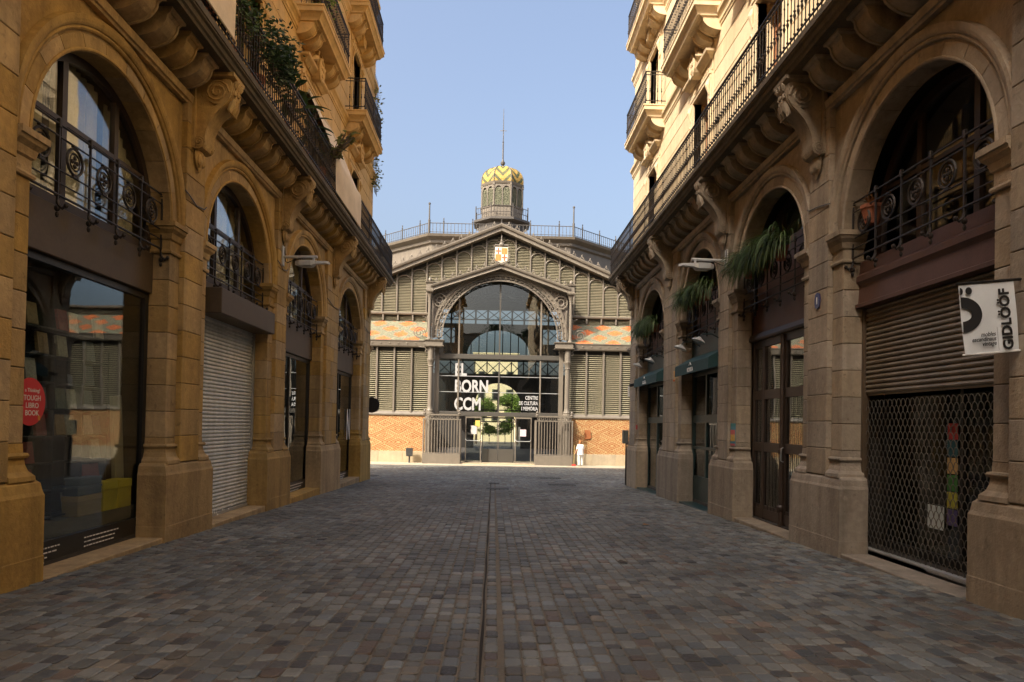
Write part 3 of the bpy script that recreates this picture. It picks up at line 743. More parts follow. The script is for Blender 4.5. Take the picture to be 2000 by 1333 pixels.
def sett_geo(x0, x1, y0, y1):
    """one dressed stone: rounded corners and worn edges near the camera, plain chamfer farther off"""
    g = .005; j = lambda a: rs.uniform(-a, a); b = rs.uniform(.008, .015); t_ = .012+j(.005); tl, tm = j(.02), j(.012); near = y1 < 14
    xa, xb, ya, yb = x0+g+j(.003), x1-g+j(.003), y0+g+j(.004), y1-g+j(.004)
    if near:
        k = [rs.uniform(.010,.030) for _ in range(4)]
        pl = [(xa+k[0],ya),(xb-k[1],ya),(xb,ya+k[1]),(xb,yb-k[2]),(xb-k[2],yb),(xa+k[3],yb),(xa,yb-k[3]),(xa,ya+k[0])]
    else: pl = [(xa,ya),(xb,ya),(xb,yb),(xa,yb)]
    n = len(pl); cx, cy_ = (xa+xb)/2, (ya+yb)/2; sx = 1-2*b/(xb-xa); sy = 1-2*b/(yb-ya)
    v = [(x, y, G(y)-.01) for x, y in pl] + [(x, y, G(y)+t_-.007) for x, y in pl] + [(cx+(x-cx)*sx, cy_+(y-cy_)*sy, G(y)+t_+tl*(x-cx)+tm*(y-cy_)) for x, y in pl]
    f = [(i, (i+1) % n, n+(i+1) % n, n+i) for i in range(n)] + [(n+i, n+(i+1) % n, 2*n+(i+1) % n, 2*n+i) for i in range(n)] + [tuple(range(2*n, 3*n))]
    return v, f
PV = mk('street_paving', MB().box(-.115, -.075, 3.2, 44.0, G(44)-.05, G(44)-.04), mat('paving_bed', (.10,.09,.07), .95))
tag(PV, 'grey and brown stone setts laid in rows along the street', kind='structure')
setts = []
SLOT = -.06
def column(x0, x1, y0, y1):
    y = y0+rs.uniform(0,.2)
    while y < y1:
        l = rs.uniform(.165, .215) if rs.random() > .12 else rs.uniform(.12,.15)
        setts.append((x0, x1, y, min(y+l, y1))); y += l
def span(xa, xb, y0, y1, w=.132):
    n = max(1, int(round((xb-xa)/w))); e = [xa+(xb-xa)*i/n+(rs.uniform(-.006,.006) if 0 < i < n else 0) for i in range(n+1)]
    for i in range(n): column(e[i], e[i+1], y0, y1)
EL_, ER_ = XL-.02, XR+.02
span(EL_-.3, SLOT-.018, 3.6, 27.6); span(SLOT+.018, SLOT+.13, 3.6, 27.6, .118); span(SLOT+.165, ER_+.3, 3.6, 27.6)
span(-10.5, 10.8, 27.6, 44.0, .132)
def vis_size(s):
    yc = (s[2]+s[3])/2; xc = (s[0]+s[1])/2; px = 970+1400*xc/yc; py = 861+1400*1.6/yc
    if not (0 < px < 2000 and py < 1333): return 0
    return 1/yc**3
big = sorted(range(len(setts)), key=lambda i: -vis_size(setts[i]))[:300]; bigset = set(big)
allv, allf, cols = [], [], []
def colour(me, cs):
    a = me.attributes.new('stonecol', 'FLOAT_COLOR', 'FACE'); a.data.foreach_set('color', [k for c in cs for k in (c[0],c[1],c[2],1.0)])
for i, s in enumerate(setts):
    if i not in bigset and s[1] > 27.6 and False: continue
    v, f = sett_geo(*s); c = sett_col()
    if i in bigset:
        me = bpy.data.meshes.new('sett'); me.from_pydata(v, [], f); me.materials.append(SETT); colour(me, [c]*len(f)); me.update()
        mk('sett', me, parent=PV)
    else:
        n = len(allv); allv += v; allf += [[k+n for k in q] for q in f]; cols += [c]*len(f)
me = bpy.data.meshes.new('setts'); me.from_pydata(allv, [], allf); me.materials.append(SETT); colour(me, cols); me.update()
tag(mk('sett_field', me, parent=PV), kind='stuff')
mk('drain_slot', MB().loft([[(SLOT-.010+.005*sin(y*3.1), y, G(y)+.012), (SLOT+.009+.005*sin(y*2.3), y, G(y)+.012)] for y in [3.6+.4*i for i in range(61)]], caps=False, close=False), mat('slot_dirt', (.018,.014,.010), .95, noise=(15,.5)), PV)
mk('sand_joint', MB().loft([[(SLOT+.13, y, G(y)+.002), (SLOT+.165, y, G(y)+.002)] for y in (3.6, 12, 20, 27.6)], caps=False, close=False), mat('sandy_joint', (.30,.25,.17), .95, noise=(12,.6)), PV)
# drain covers set in the paving
def drain(x, y, w, l, label):
    o = mk('drain_cover', MB().bbox(-w/2, w/2, -l/2, l/2, -.03, .028, .006), mat('drain_iron', (.035,.033,.03), .6, metal=.4, noise=(20,.4)), None, T(x, y, G(y)))
    tag(o, label, 'drain cover', 'drain covers in the paving')
    for i in range(int(w/.09)): mk('grate_bar', MB().box(-.012, .012, -l/2+.02, l/2-.02, .028, .034), IRON, o, T(x-w/2+.06+i*.09, y, G(y)))
drain(.17, 23.6, .74, .42, 'long iron drain cover in the middle of the street')
drain(.06, 26.6, .40, .50, 'small square iron cover just beyond the long middle drain')
drain(2.55, 26.4, 1.0, .50, 'wide iron drain cover on the right side of the paving')
drain(2.5, 31.0, .9, .55, 'farther iron drain cover on the right, nearest the market')
drain(-5.3, 30.5, .9, .5, 'iron drain cover at the corner of the left building')
# fallen leaves and scraps
for x, y, lab in ((3.0,13.9,'dry brown leaf lying on the setts before the wooden street door'),(1.75,9.5,'dark leaf on the setts right of the middle slot')):
    tag(mk('fallen_leaf', MB().loft([[(-.05,-.06,.02),(.04,-.07,.03)],[(-.07,0,.03),(.08,.01,.025)],[(-.02,.08,.035),(.03,.07,.02)]], caps=False, close=False), mat('dry_leaf_'+str(int(y)), (.25,.13,.05) if y > 12 else (.05,.04,.03), .8), None, T(x, y, G(y))), lab, 'leaf')
# pale stone pavement in front of the market
m = MB(); m.box(-22, 22, 44.0, 50, G(48)-.3, G(48)+.085)
SW = mk('market_pavement', MB().box(-30, 30, 44.06, 50.5, -1.4, G(48)+.03), mat('pavement_bed', (.3,.27,.22), .9)); tag(SW, 'pale stone pavement before the market hall', kind='structure')
PVM = mat('pale_pavement_stone', (.38,.33,.245), .8, noise=(3,.3), rand=.10, bump=(40,.2,.005))
me = MB().bbox(-.395, .395, -.29, .29, 0, .05, .006).mesh('paving_slab', PVM)
for r_ in range(6):
    for c_ in range(26):
        mk('paving_slab', me, parent=SW, M=T(-10+.8*c_+(.4 if r_ % 2 else 0), 44.36+.6*r_, G(48)+.03))
mk('kerb', MB().bbox(-30, 30, 43.9, 44.05, -1.4, G(48)+.075, .015), mat('kerb_stone', (.40,.37,.32), .85, noise=(5,.4)), SW)
# ------------------------------------------------------------------ the iron market hall
MX, FY, GY = .30, 47.5, 49.3
TAUPE = mat('taupe_iron_paint', (.155,.133,.105), .5, metal=.0, noise=(3,.25), bump=(60,.1,.003), streak=.25)
DKT = mat('dark_taupe_iron', (.06,.053,.046), .55, noise=(4,.3))
LOUV = mat('olive_louvre_paint', (.265,.24,.165), .55, noise=(2.5,.25), streak=.2)
LOUVD = mat('louvre_backing', (.03,.027,.022), .8)
BASE = mat('pale_base_stone', (.38,.31,.205), .85, noise=(2,.3), bump=(30,.3,.008), rand=.06, streak=.25)
def brick_mat():
    m = bpy.data.materials.new('diamond_brickwork'); m.use_nodes = True; t = m.node_tree; N = t.nodes; L = t.links; p = N['Principled BSDF']; p.inputs['Roughness'].default_value = .85
    g = N.new('ShaderNodeNewGeometry'); s = N.new('ShaderNodeSeparateXYZ'); L.new(g.outputs['Position'], s.inputs[0])
    def M(op, a, b=None, c=None):
        n = N.new('ShaderNodeMath'); n.operation = op
        for i, q in enumerate((a, b, c)):
            if q is None: continue
            if isinstance(q, (int, float)): n.inputs[i].default_value = q
            else: L.new(q, n.inputs[i])
        return n.outputs[0]
    x = M('DIVIDE', M('FLOOR', M('DIVIDE', s.outputs[0], .06)), 1/.06); z = M('DIVIDE', M('FLOOR', M('DIVIDE', s.outputs[2], .055)), 1/.055)
    dx = M('PINGPONG', M('ADD', x, .1), .885); dz = M('PINGPONG', M('ADD', z, .12), .41)
    q = M('ADD', M('DIVIDE', dx, .885), M('DIVIDE', dz, .41))
    band = M('PINGPONG', M('MULTIPLY', q, 1.6), .5)
    r = N.new('ShaderNodeValToRGB'); L.new(M('MULTIPLY', band, 2.0), r.inputs[0]); r.color_ramp.interpolation = 'CONSTANT'
    e = r.color_ramp.elements; e[0].color = (.42,.30,.14,1); e[1].position = .30; e[1].color = (.27,.085,.026,1); k = e.new(.62); k.color = (.38,.225,.095,1)
    br = N.new('ShaderNodeTexBrick'); br.inputs['Scale'].default_value = 1.0; br.inputs['Brick Width'].default_value = .24; br.inputs['Row Height'].default_value = .055; br.inputs['Mortar Size'].default_value = .006
    br.inputs['Color1'].default_value = (1,1,1,1); br.inputs['Color2'].default_value = (.72,.7,.68,1); br.inputs['Mortar'].default_value = (.95,.85,.68,1)
    cb = N.new('ShaderNodeCombineXYZ'); L.new(s.outputs[0], cb.inputs[0]); L.new(s.outputs[2], cb.inputs[1]); L.new(cb.outputs[0], br.inputs['Vector'])
    mx = N.new('ShaderNodeMix'); mx.data_type = 'RGBA'; mx.blend_type = 'MULTIPLY'; mx.inputs[0].default_value = .5; L.new(r.outputs[0], mx.inputs[6]); L.new(br.outputs[0], mx.inputs[7]); L.new(mx.outputs[2], p.inputs['Base Color'])
    bp = N.new('ShaderNodeBump'); bp.inputs['Strength'].default_value = .5; bp.inputs['Distance'].default_value = .01; bp.invert = True; L.new(br.outputs['Fac'], bp.inputs['Height']); L.new(bp.outputs[0], p.inputs['Normal']); return m
BRK = brick_mat()
def tile_mat(name, kind):
    m = bpy.data.materials.new(name); m.use_nodes = True; t = m.node_tree; N = t.nodes; L = t.links; p = N['Principled BSDF']; p.inputs['Roughness'].default_value = .6
    g = N.new('ShaderNodeNewGeometry'); s = N.new('ShaderNodeSeparateXYZ')
    def M(op, a, b=None):
        n = N.new('ShaderNodeMath'); n.operation = op
        for i, q in enumerate((a, b)):
            if q is None: continue
            if isinstance(q, (int, float)): n.inputs[i].default_value = q
            else: L.new(q, n.inputs[i])
        return n.outputs[0]
    if kind == 'roof':
        L.new(g.outputs['Position'], s.inputs[0])
        x = M('DIVIDE', M('FLOOR', M('MULTIPLY', M('ADD', s.outputs[0], M('MULTIPLY', s.outputs[2], -.35)), 6.0)), 6.0); z = M('DIVIDE', M('FLOOR', M('MULTIPLY', s.outputs[2], 15.0)), 15.0)
        a = M('PINGPONG', M('ADD', x, 20.4), .95); b = M('PINGPONG', M('ADD', z, 10.15), .42)
        f = M('ADD', M('DIVIDE', a, .95), M('DIVIDE', b, .42)); a2 = M('GREATER_THAN', f, 1.42); a3 = M('LESS_THAN', f, .58); f = M('MAXIMUM', a2, a3)
        c1, c2 = (.19,.19,.13,1), (.50,.15,.05,1)
    else:
        uv = N.new('ShaderNodeUVMap'); L.new(uv.outputs[0], s.inputs[0])
        z = M('ADD', s.outputs[1], M('MULTIPLY', M('ABSOLUTE', M('SUBTRACT', s.outputs[0], .5)), -.85))
        f = M('GREATER_THAN', M('PINGPONG', M('MULTIPLY', M('ADD', z, 2.0), 1.0), .21), .115)
        c1, c2 = (.40,.25,.05,1), (.075,.08,.028,1)
    wn = N.new('ShaderNodeTexNoise'); wn.inputs['Scale'].default_value = 9; L.new(g.outputs['Position'], wn.inputs['Vector'])
    mx = N.new('ShaderNodeMix'); mx.data_type = 'RGBA'; L.new(f, mx.inputs[0]); mx.inputs[6].default_value = c1; mx.inputs[7].default_value = c2
    h = N.new('ShaderNodeHueSaturation'); L.new(mx.outputs[2], h.inputs['Color']); r = N.new('ShaderNodeMapRange'); r.inputs[1].default_value = .3; r.inputs[2].default_value = .7; r.inputs[3].default_value = .6; r.inputs[4].default_value = 1.35; L.new(wn.outputs[0], r.inputs[0]); L.new(r.outputs[0], h.inputs['Value'])
    L.new(h.outputs[0], p.inputs['Base Color']); return m
TILE = tile_mat('glazed_roof_tiles', 'roof'); DOME = tile_mat('glazed_dome_tiles', 'dome')
MH = thing('market_hall', 'iron and brick market hall with louvred gable, arched glass portal and tiled lantern', 'building', (MX, FY, G(48)))
Z0 = G(48)+.03
# base, brick, louvred lower walls either side of the portal
def louvre(m, x0, x1, z0, z1, y, pitch, dep=.11, mi=0, top=None, cov=.52):
    n = int((z1-z0)/pitch)
    for i in range(n):
        z = z0+pitch*i; a, b = x0, x1
        if top:
            while a < b and top(a) < z+pitch: a += .02
            while b > a and top(b) < z+pitch: b -= .02
            if b-a < .06: continue
        m.add([(a,y,z),(b,y,z),(b,y+dep,z+pitch*cov),(a,y+dep,z+pitch*cov),(a,y+.012,z-.010),(b,y+.012,z-.010)], [(0,1,2,3),(4,5,1,0)], mi)
for s in (-1, 1):
    e0 = MX+s*4.66
    for i in range(7 if s < 0 else 24):
        x0, x1 = sorted((e0+s*1.6*i, e0+s*1.6*(i+1))); mk('base_stone', MB().bbox(x0+.004, x1-.004, FY-.07, FY+.3, Z0-.2, -.26, .012), BASE, MH)
    x0, x1 = sorted((e0, e0+s*(11.4 if s < 0 else 38.4)))
    mk('brick_panel', MB().box(x0, x1, FY, FY+.3, -.262, 2.10), BRK, MH)
    mk('louvre_sill', MB().rects([(2.08,0),(2.12,.06),(2.20,.06),(2.30,0),(2.38,-.06)], x0, x1, FY-.03, FY+.3, sides='y'), TAUPE, MH)
    mk('louvre_backing', MB().box(x0, x1, FY+.22, FY+.3, 2.3, 6.75), LOUVD, MH)
    for i in range(10 if s < 0 else 33):
        xa, xb = sorted((e0+s*1.14*i, e0+s*1.14*(i+1)))
        m = MB(); louvre(m, xa+.05, xb-.05, 2.4, 6.55, FY+.03, .134); tag(mk('louvre_panel', m, LOUV, MH), kind='stuff')
        xm = e0+s*1.14*(i+1); mk('mullion', MB().box(xm-.055, xm+.055, FY-.06, FY+.2, 2.3, 6.6), TAUPE, MH)
    # eaves gutter with rosettes, lean-to roof of glazed tiles
    mk('eaves_beam', MB().prism([(FY-.22,6.62),(FY-.26,6.70),(FY-.26,6.72),(FY-.3,6.98),(FY-.34,7.0),(FY-.34,7.05),(FY+.1,7.05),(FY+.1,6.6)], x0, x1, 'yz'), TAUPE, MH)
    for i in range(14):
        xx = e0+s*.57*(i+.5); mk('rosette', MB().lathe([(.05,0),(.055,.015),(.03,.03),(.001,.035)], 8), TAUPE, MH, T(xx, FY-.285, 6.84) @ RX(pi/2+.1))
    n = 24; m = MB()
    for i in range(n):
        ya, yb = FY-.3+(GY-FY+.25)*i/n, FY-.3+(GY-FY+.25)*(i+1)/n; za, zb = 7.06+1.50*i/n, 7.06+1.50*(i+1)/n
        m.add([(x0,ya,za+.03),(x1,ya,za+.03),(x1,yb,zb+.004),(x0,yb,zb+.004),(x0,ya,za-.03),(x1,ya,za-.03)], [(0,1,2,3),(4,5,1,0)])
    mk('tiled_roof', m, TILE, MH)
    for i in range(4):                         # spandrel brackets under the eaves
        pass
    m = MB(); louvre(m, x0, x1, 8.62, 9.02, GY-.02, .09); tag(mk('ridge_louvre', m, LOUV, MH), kind='stuff')
    mk('louvre_backing', MB().box(x0, x1, GY+.1, GY+.14, 8.3, 9.1), LOUVD, MH)
    mk('ledge', MB().rects([(9.0,-.05),(9.04,.04),(9.10,.06),(9.18,.06),(9.2,0)], x0, x1, GY-.12, GY+.2, sides='y'), TAUPE, MH)
    for i in range(8): mk('ledge_bracket', MB().box(-.05, .05, -.1, .02, 8.6, 9.0), TAUPE, MH, T(e0+s*1.015*(i+.3), GY-.04, 0))
    # scroll beside the portal column, cast iron brackets
    m = MB(); sp = []
    for i in range(30):
        t_ = i/29; a = t_*4.4*pi; r_ = .42*(1-t_*.85); sp.append((r_*cos(a), 0, r_*sin(a)))
    m.tube(sp, .03, 5); m.tube([(-.4*s,0,-.1),(-.55*s,0,.5),(-.45*s,0,1.0),(-.2*s,0,1.1)], .03, 5)
    mk('iron_scroll', m, TAUPE, MH, T(e0+s*.65, FY-.25, 7.55))
# gable wall of louvres above
SL = .423; AP = 15.2
def gz(x): return AP-.30-SL*abs(x-MX)
mk('gable_backing', MB().prism([(MX-13,9.1),(MX-13,gz(MX+13)),(MX,gz(MX)),(MX+13,gz(MX+13)),(MX+13,9.1)][0:5] if False else [(MX-13,9.2),(MX-13,gz(MX-13)),(MX,gz(MX)),(MX+13,gz(MX+13)),(MX+13,9.2),(MX+4.7,9.2),(MX+4.7,10.2),(MX,11.75),(MX-4.7,10.2),(MX-4.7,9.2)], GY+.14, GY+.2, 'xz'), LOUVD, MH)
PW = 1.015
for i in range(-12, 12):
    x0 = MX+PW*i; x1 = x0+PW; xm = (x0+x1)/2
    def top(x, xm=xm, x0=x0):
        return gz(x)-.22
    zlo = 9.22 if abs(xm-MX) > 4.7 else 11.75-.34*abs(xm-MX)-.25
    m = MB(); louvre(m, x0+.045, x1-.045, zlo, gz(xm), GY, .108, .09, 0, top, .62); tag(mk('gable_louvre', m, LOUV, MH), kind='stuff')
    # arched head: spandrel plate
    zc = min(gz(x0), gz(x1))-.12; n = 12
    mk('louvre_arch', MB().tube([(xm+(PW/2-.03)*cos(pi*k/n), GY-.03, zc-.45+.42*sin(pi*k/n)) for k in range(n+1)], .042, 5).tube([(x0+.06,GY-.03,zc-.16),(x0+.17,GY-.03,zc-.10)], .02, 4).tube([(x1-.06,GY-.03,zc-.16),(x1-.17,GY-.03,zc-.10)], .02, 4), TAUPE, MH)
    mk('mullion', MB().box(x0-.045, x0+.045, GY-.07, GY+.1, 9.2 if abs(x0-MX) > 4.7 else 11.4-.34*abs(x0-MX), gz(x0)-.02), TAUPE, MH)
for s in (-1, 1):
    L_ = 13.5; ang = math.atan(SL)
    pr = [(-.55,-.34),(-.50,-.30),(-.50,-.10),(-.62,-.06),(-.66,.06),(-.66,.14),(1.2,.14),(1.2,-.34)]
    m = MB().loft([[(MX, GY+y, AP+z) for y, z in pr], [(MX+s*L_, GY+y, AP-SL*L_+z) for y, z in pr]])
    mk('gable_rake', m, TAUPE, MH)
    orn = MB(); orn.tube([(-.14,0,.02),(-.10,0,.16),(-.02,0,.2),(0,0,.12)], .025, 5); orn.tube([(.14,0,.02),(.10,0,.16),(.02,0,.2),(0,0,.12)], .025, 5); orn.ball((0,0,.26), .06, 6, 5, (.8,.5,1.6))
    om = cached(('crest_ornament',), lambda: orn, TAUPE)
    for i in range(22):
        x = MX+s*(.5+.56*i); mk('crest_ornament', om, parent=MH, M=T(x, GY-.5, AP-SL*abs(x-MX)+.13))
# nave roof and lower roofs behind the gable: dark boards under the tiles
NR = mat('nave_roof', (.13,.11,.09), .8, noise=(2,.4))
m = MB()
for s in (-1, 1): m.add([(MX,GY+.2,AP+.05),(MX+s*13.5,GY+.2,AP+.05-SL*13.5),(MX+s*13.5,54.6,AP+.05-SL*13.5),(MX,54.6,AP+.05)], [(0,1,2,3)])
for s in (-1, 1): m.add([(MX+s*5.2,54.6,AP+.05-SL*5.2),(MX+s*13.5,54.6,AP+.05-SL*13.5),(MX+s*13.5,80,AP+.05-SL*13.5),(MX+s*13.2,58,AP+.05-SL*13.2)], [(0,1,2,3)])
for s in (-1, 1): m.add([(MX+s*13.2,GY+.2,-1),(MX+s*13.2,80,-1),(MX+s*13.2,80,AP-.1-SL*13.2),(MX+s*13.2,GY+.2,AP-.1-SL*13.2)], [(0,1,2,3)])
mk('nave_roof', m, NR, MH)
# octagonal raised roof with its railing
OC = (.32, 67.2); OR = 5.46/sin(pi/8)
def octp(r, k): a = -pi/2-pi/8+k*pi/4; return (OC[0]+r*cos(a), OC[1]+r*sin(a))
m = MB()
rg = []
for r_, z in ((OR*.97,12.4),(OR*.97,15.2),(OR*.985,15.3),(OR*.985,15.5),(OR*1.015,15.7),(OR*1.02,15.88),(OR*.99,15.9),(OR*.93,15.95)): rg.append([(*octp(r_,k), z) for k in range(8)])
for k in range(8):
    q0 = 0 if k in (6,7,0,1,2) else 2
    m.loft([[r_[k], r_[(k+1) % 8]] for r_ in rg[q0:]], caps=False, close=False)
mk('octagon_cornice', m, TAUPE, MH)
mk('octagon_roof', MB().loft([[(*octp(OR*.95,k), 15.94) for k in range(8)], [(*octp(2.9,k), 18.9) for k in range(8)]], caps=False), NR, MH)
m = MB()
for k in (7, 0, 1):
    a, b = octp(OR*1.0,k), octp(OR*1.0,k+1)
    for z, r_ in ((16.72,.03),(16.05,.022)): m.tube([(*a,z),(*b,z)], r_, 5)
rail = mk('roof_railing', m, DKT, MH)
bm_ = MB().lathe([(.018,0),(.018,.3),(.035,.34),(.018,.38),(.018,.78)], 5).mesh('railing_bar', DKT)
pm_ = MB().lathe([(.05,0),(.05,.9),(.07,.92),(.035,.98),(.03,1.1),(.05,1.14),(.001,1.22)], 6).mesh('railing_post', DKT)
for k in (7, 0, 1):
    a, b = octp(OR,k), octp(OR,k+1); n = 40
    for i in range(n):
        q = i/n; p_ = (a[0]+(b[0]-a[0])*q, a[1]+(b[1]-a[1])*q); mk('railing_post' if i % 8 == 4 else 'railing_bar', pm_ if i % 8 == 4 else bm_, parent=rail, M=T(*p_, 15.92))
fm = MB().lathe([(.09,0),(.09,1.0),(.11,1.02),(.06,1.1),(.05,2.2),(.09,2.24),(.09,2.32),(.001,2.4)], 8).mesh('corner_finial', DKT)
for k in (0, 1): mk('corner_finial', fm, parent=rail, M=T(*octp(OR,k), 15.9))
# lantern, dome, spire
LC = (.40, 67.0); LR = 1.9/cos(pi/8)
def lp(r, k): a = -pi/2-pi/8+k*pi/4; return (LC[0]+r*cos(a), LC[1]+r*sin(a))
GREENL = mat('green_grey_louvre', (.22,.23,.16), .6, noise=(2,.3))
ln = mk('lantern', MB().loft([[(*lp(LR*q,k), z) for k in range(8)] for q, z in ((1.2,20.42),(1.2,20.5),(1.02,20.55),(1.0,20.6),(1.0,21.5),(1.04,21.55),(1.04,21.62),(.94,21.65),(.94,23.55),(1.0,23.6),(1.03,23.72),(1.05,23.85),(.9,23.9))]), TAUPE, MH)
mk('lantern_drum', MB().loft([[(*lp(LR*q,k), z) for k in range(8)] for q, z in ((1.12,18.6),(1.12,20.0),(1.3,20.15),(1.36,20.2),(1.36,20.4),(1.1,20.45))]), DKT, ln)
for k in range(8):
    a, b = lp(LR*.985,k), lp(LR*.985,k+1); mk('corner_post', MB().lathe([(.09,21.6),(.09,23.4),(.13,23.5),(.13,23.7)], 6), TAUPE, ln, T(*a,0))
    if k in (7,0,1):
        aa, bb = Vector((*a,0)), Vector((*b,0)); dr = (bb-aa).normalized(); nr = Vector((dr.y,-dr.x,0)); Lw = (bb-aa).length
        Mx = Matrix((dr.to_4d(), (-nr).to_4d(), Vector((0,0,1,0)), Vector((0,0,0,1)))).transposed(); Mx.translation = aa
        m = MB()
        for h_ in (0, 1): louvre(m, .1+h_*(Lw/2-.06), Lw/2-.05+h_*(Lw/2-.06)+.02, 21.68, 23.3, -.03, .085, .05)
        tag(mk('lantern_louvre', m, GREENL, ln, Mx), kind='stuff')
        mk('mullion', MB().box(Lw/2-.04, Lw/2+.04, -.07, .05, 21.62, 23.5), TAUPE, ln, Mx)
        for h_ in (0, 1):
            x0 = .08+h_*(Lw/2-.06); w_ = Lw/2-.10; xm = x0+w_/2; n = 10
            pl = [(x0,23.0),(x0,23.55),(x0+w_,23.55),(x0+w_,23.0)] + [(xm+(w_/2-.03)*cos(pi*q/n), 23.0+.42*sin(pi*q/n)) for q in range(n+1)]
            mk('louvre_arch', MB().prism(pl, -.06, 0, 'xz'), TAUPE, ln, Mx)
prof = [(1.0,0),(1.01,.25),(.99,.6),(.93,.95),(.82,1.25),(.66,1.52),(.46,1.72),(.24,1.84),(.06,1.90)]
for k in range(8):
    m = MB(); n = 8; uv = []
    for i, (r_, z) in enumerate(prof):
        a, b = lp(LR*r_,k), lp(LR*r_,k+1)
        m.v += [(a[0]+(b[0]-a[0])*j/n, a[1]+(b[1]-a[1])*j/n, 23.88+z*.98) for j in range(n+1)]; uv += [(j/n, z/1.9) for j in range(n+1)]
    for i in range(len(prof)-1):
        for j in range(n): m.f.append([i*(n+1)+j, i*(n+1)+j+1, (i+1)*(n+1)+j+1, (i+1)*(n+1)+j]); m.mi.append(0)
    me = bpy.data.meshes.new('dome_segment'); me.from_pydata(m.v, [], m.f); me.materials.append(DOME); ul = me.uv_layers.new(name='UVMap')
    for lp_ in me.loops: ul.data[lp_.index].uv = uv[lp_.vertex_index]
    mk('dome_segment', me, parent=ln)
    mk('dome_rib', MB().tube([(*lp(LR*r_*1.01,k), 23.88+z*.98) for r_, z in prof], .045, 5), TAUPE, ln)
mk('spire', MB().lathe([(.22,0),(.1,.1),(.08,.2),(.2,.35),(.22,.5),(.12,.65),(.07,.8),(.06,2.4),(.09,2.45),(.045,2.5),(.035,4.0),(.02,5.6)], 8, (*LC,25.7)), DKT, ln)
mk('weather_arm', MB().box(-.3,.3,-.02,.02,29.2,29.24).box(-.02,.02,-.3,.3,29.2,29.24), TAUPE, ln, T(*LC,0))
m = MB()
for k in (6,7,0,1,2):
    a, b = lp(2.6,k), lp(2.6,k+1)
    for z in (21.45,20.9): m.tube([(*a,z),(*b,z)], .03, 5)
    for i in range(7): m.tube([(a[0]+(b[0]-a[0])*i/7, a[1]+(b[1]-a[1])*i/7, 20.5),(a[0]+(b[0]-a[0])*i/7, a[1]+(b[1]-a[1])*i/7, 21.45+(.25 if i == 0 else 0))], .05 if i == 0 else .02, 5)
mk('lantern_railing', m, DKT, ln)
# ---------------- portal
PY = FY-.35                                    # front of the portal
def px(x): return MX+x
AZ, AR = 7.25, 3.78
pt = mk('portal', MB().sweep([(0,0),(-.10,0),(-.10,.07),(.0,.07)], AR, AR, 0, 0, pi, 48), TAUPE, MH, T(MX,PY,AZ) @ RZ(pi/2))
def arcp(r, n=48, z=AZ): return [(px(r*cos(pi*i/n)), PY, z+r*sin(pi*i/n)) for i in range(n+1)]
for r_, w_ in ((AR+.40,.045),(AR+.60,.055),(AR+.68,.03)): mk('arch_rib', MB().tube(arcp(r_), w_, 6), TAUPE, pt)
ringm = MB().torus((0,0,0), .145, .026, 12, 5, 1); ringm.ball((0,0,0), .05, 6, 4); ringm.box(-.02,.02,-.02,.02,-.15,.15); rme = ringm.mesh('arch_ring', TAUPE)
n = 38
for i in range(n):
    a = pi*(i+.5)/n; mk('arch_ring', rme, parent=pt, M=T(px((AR+.235)*cos(a)), PY, AZ+(AR+.235)*sin(a)) @ RY(-a))
studm = MB().lathe([(.05,0),(.055,.03),(.001,.07)], 6).mesh('stud', TAUPE)
for i in range(40):
    a = pi*(i+.5)/40; mk('stud', studm, parent=pt, M=T(px((AR+.50)*cos(a)), PY, AZ+(AR+.50)*sin(a)) @ RX(pi/2))
mk('arch_web', MB().sweep([(0,.36),(-.06,.36),(-.06,.66),(.0,.66)], AR, AR, 0, 0, pi, 48), mat('portal_shade_iron', (.16,.13,.10), .6), pt, T(MX,PY+.08,AZ) @ RZ(pi/2))
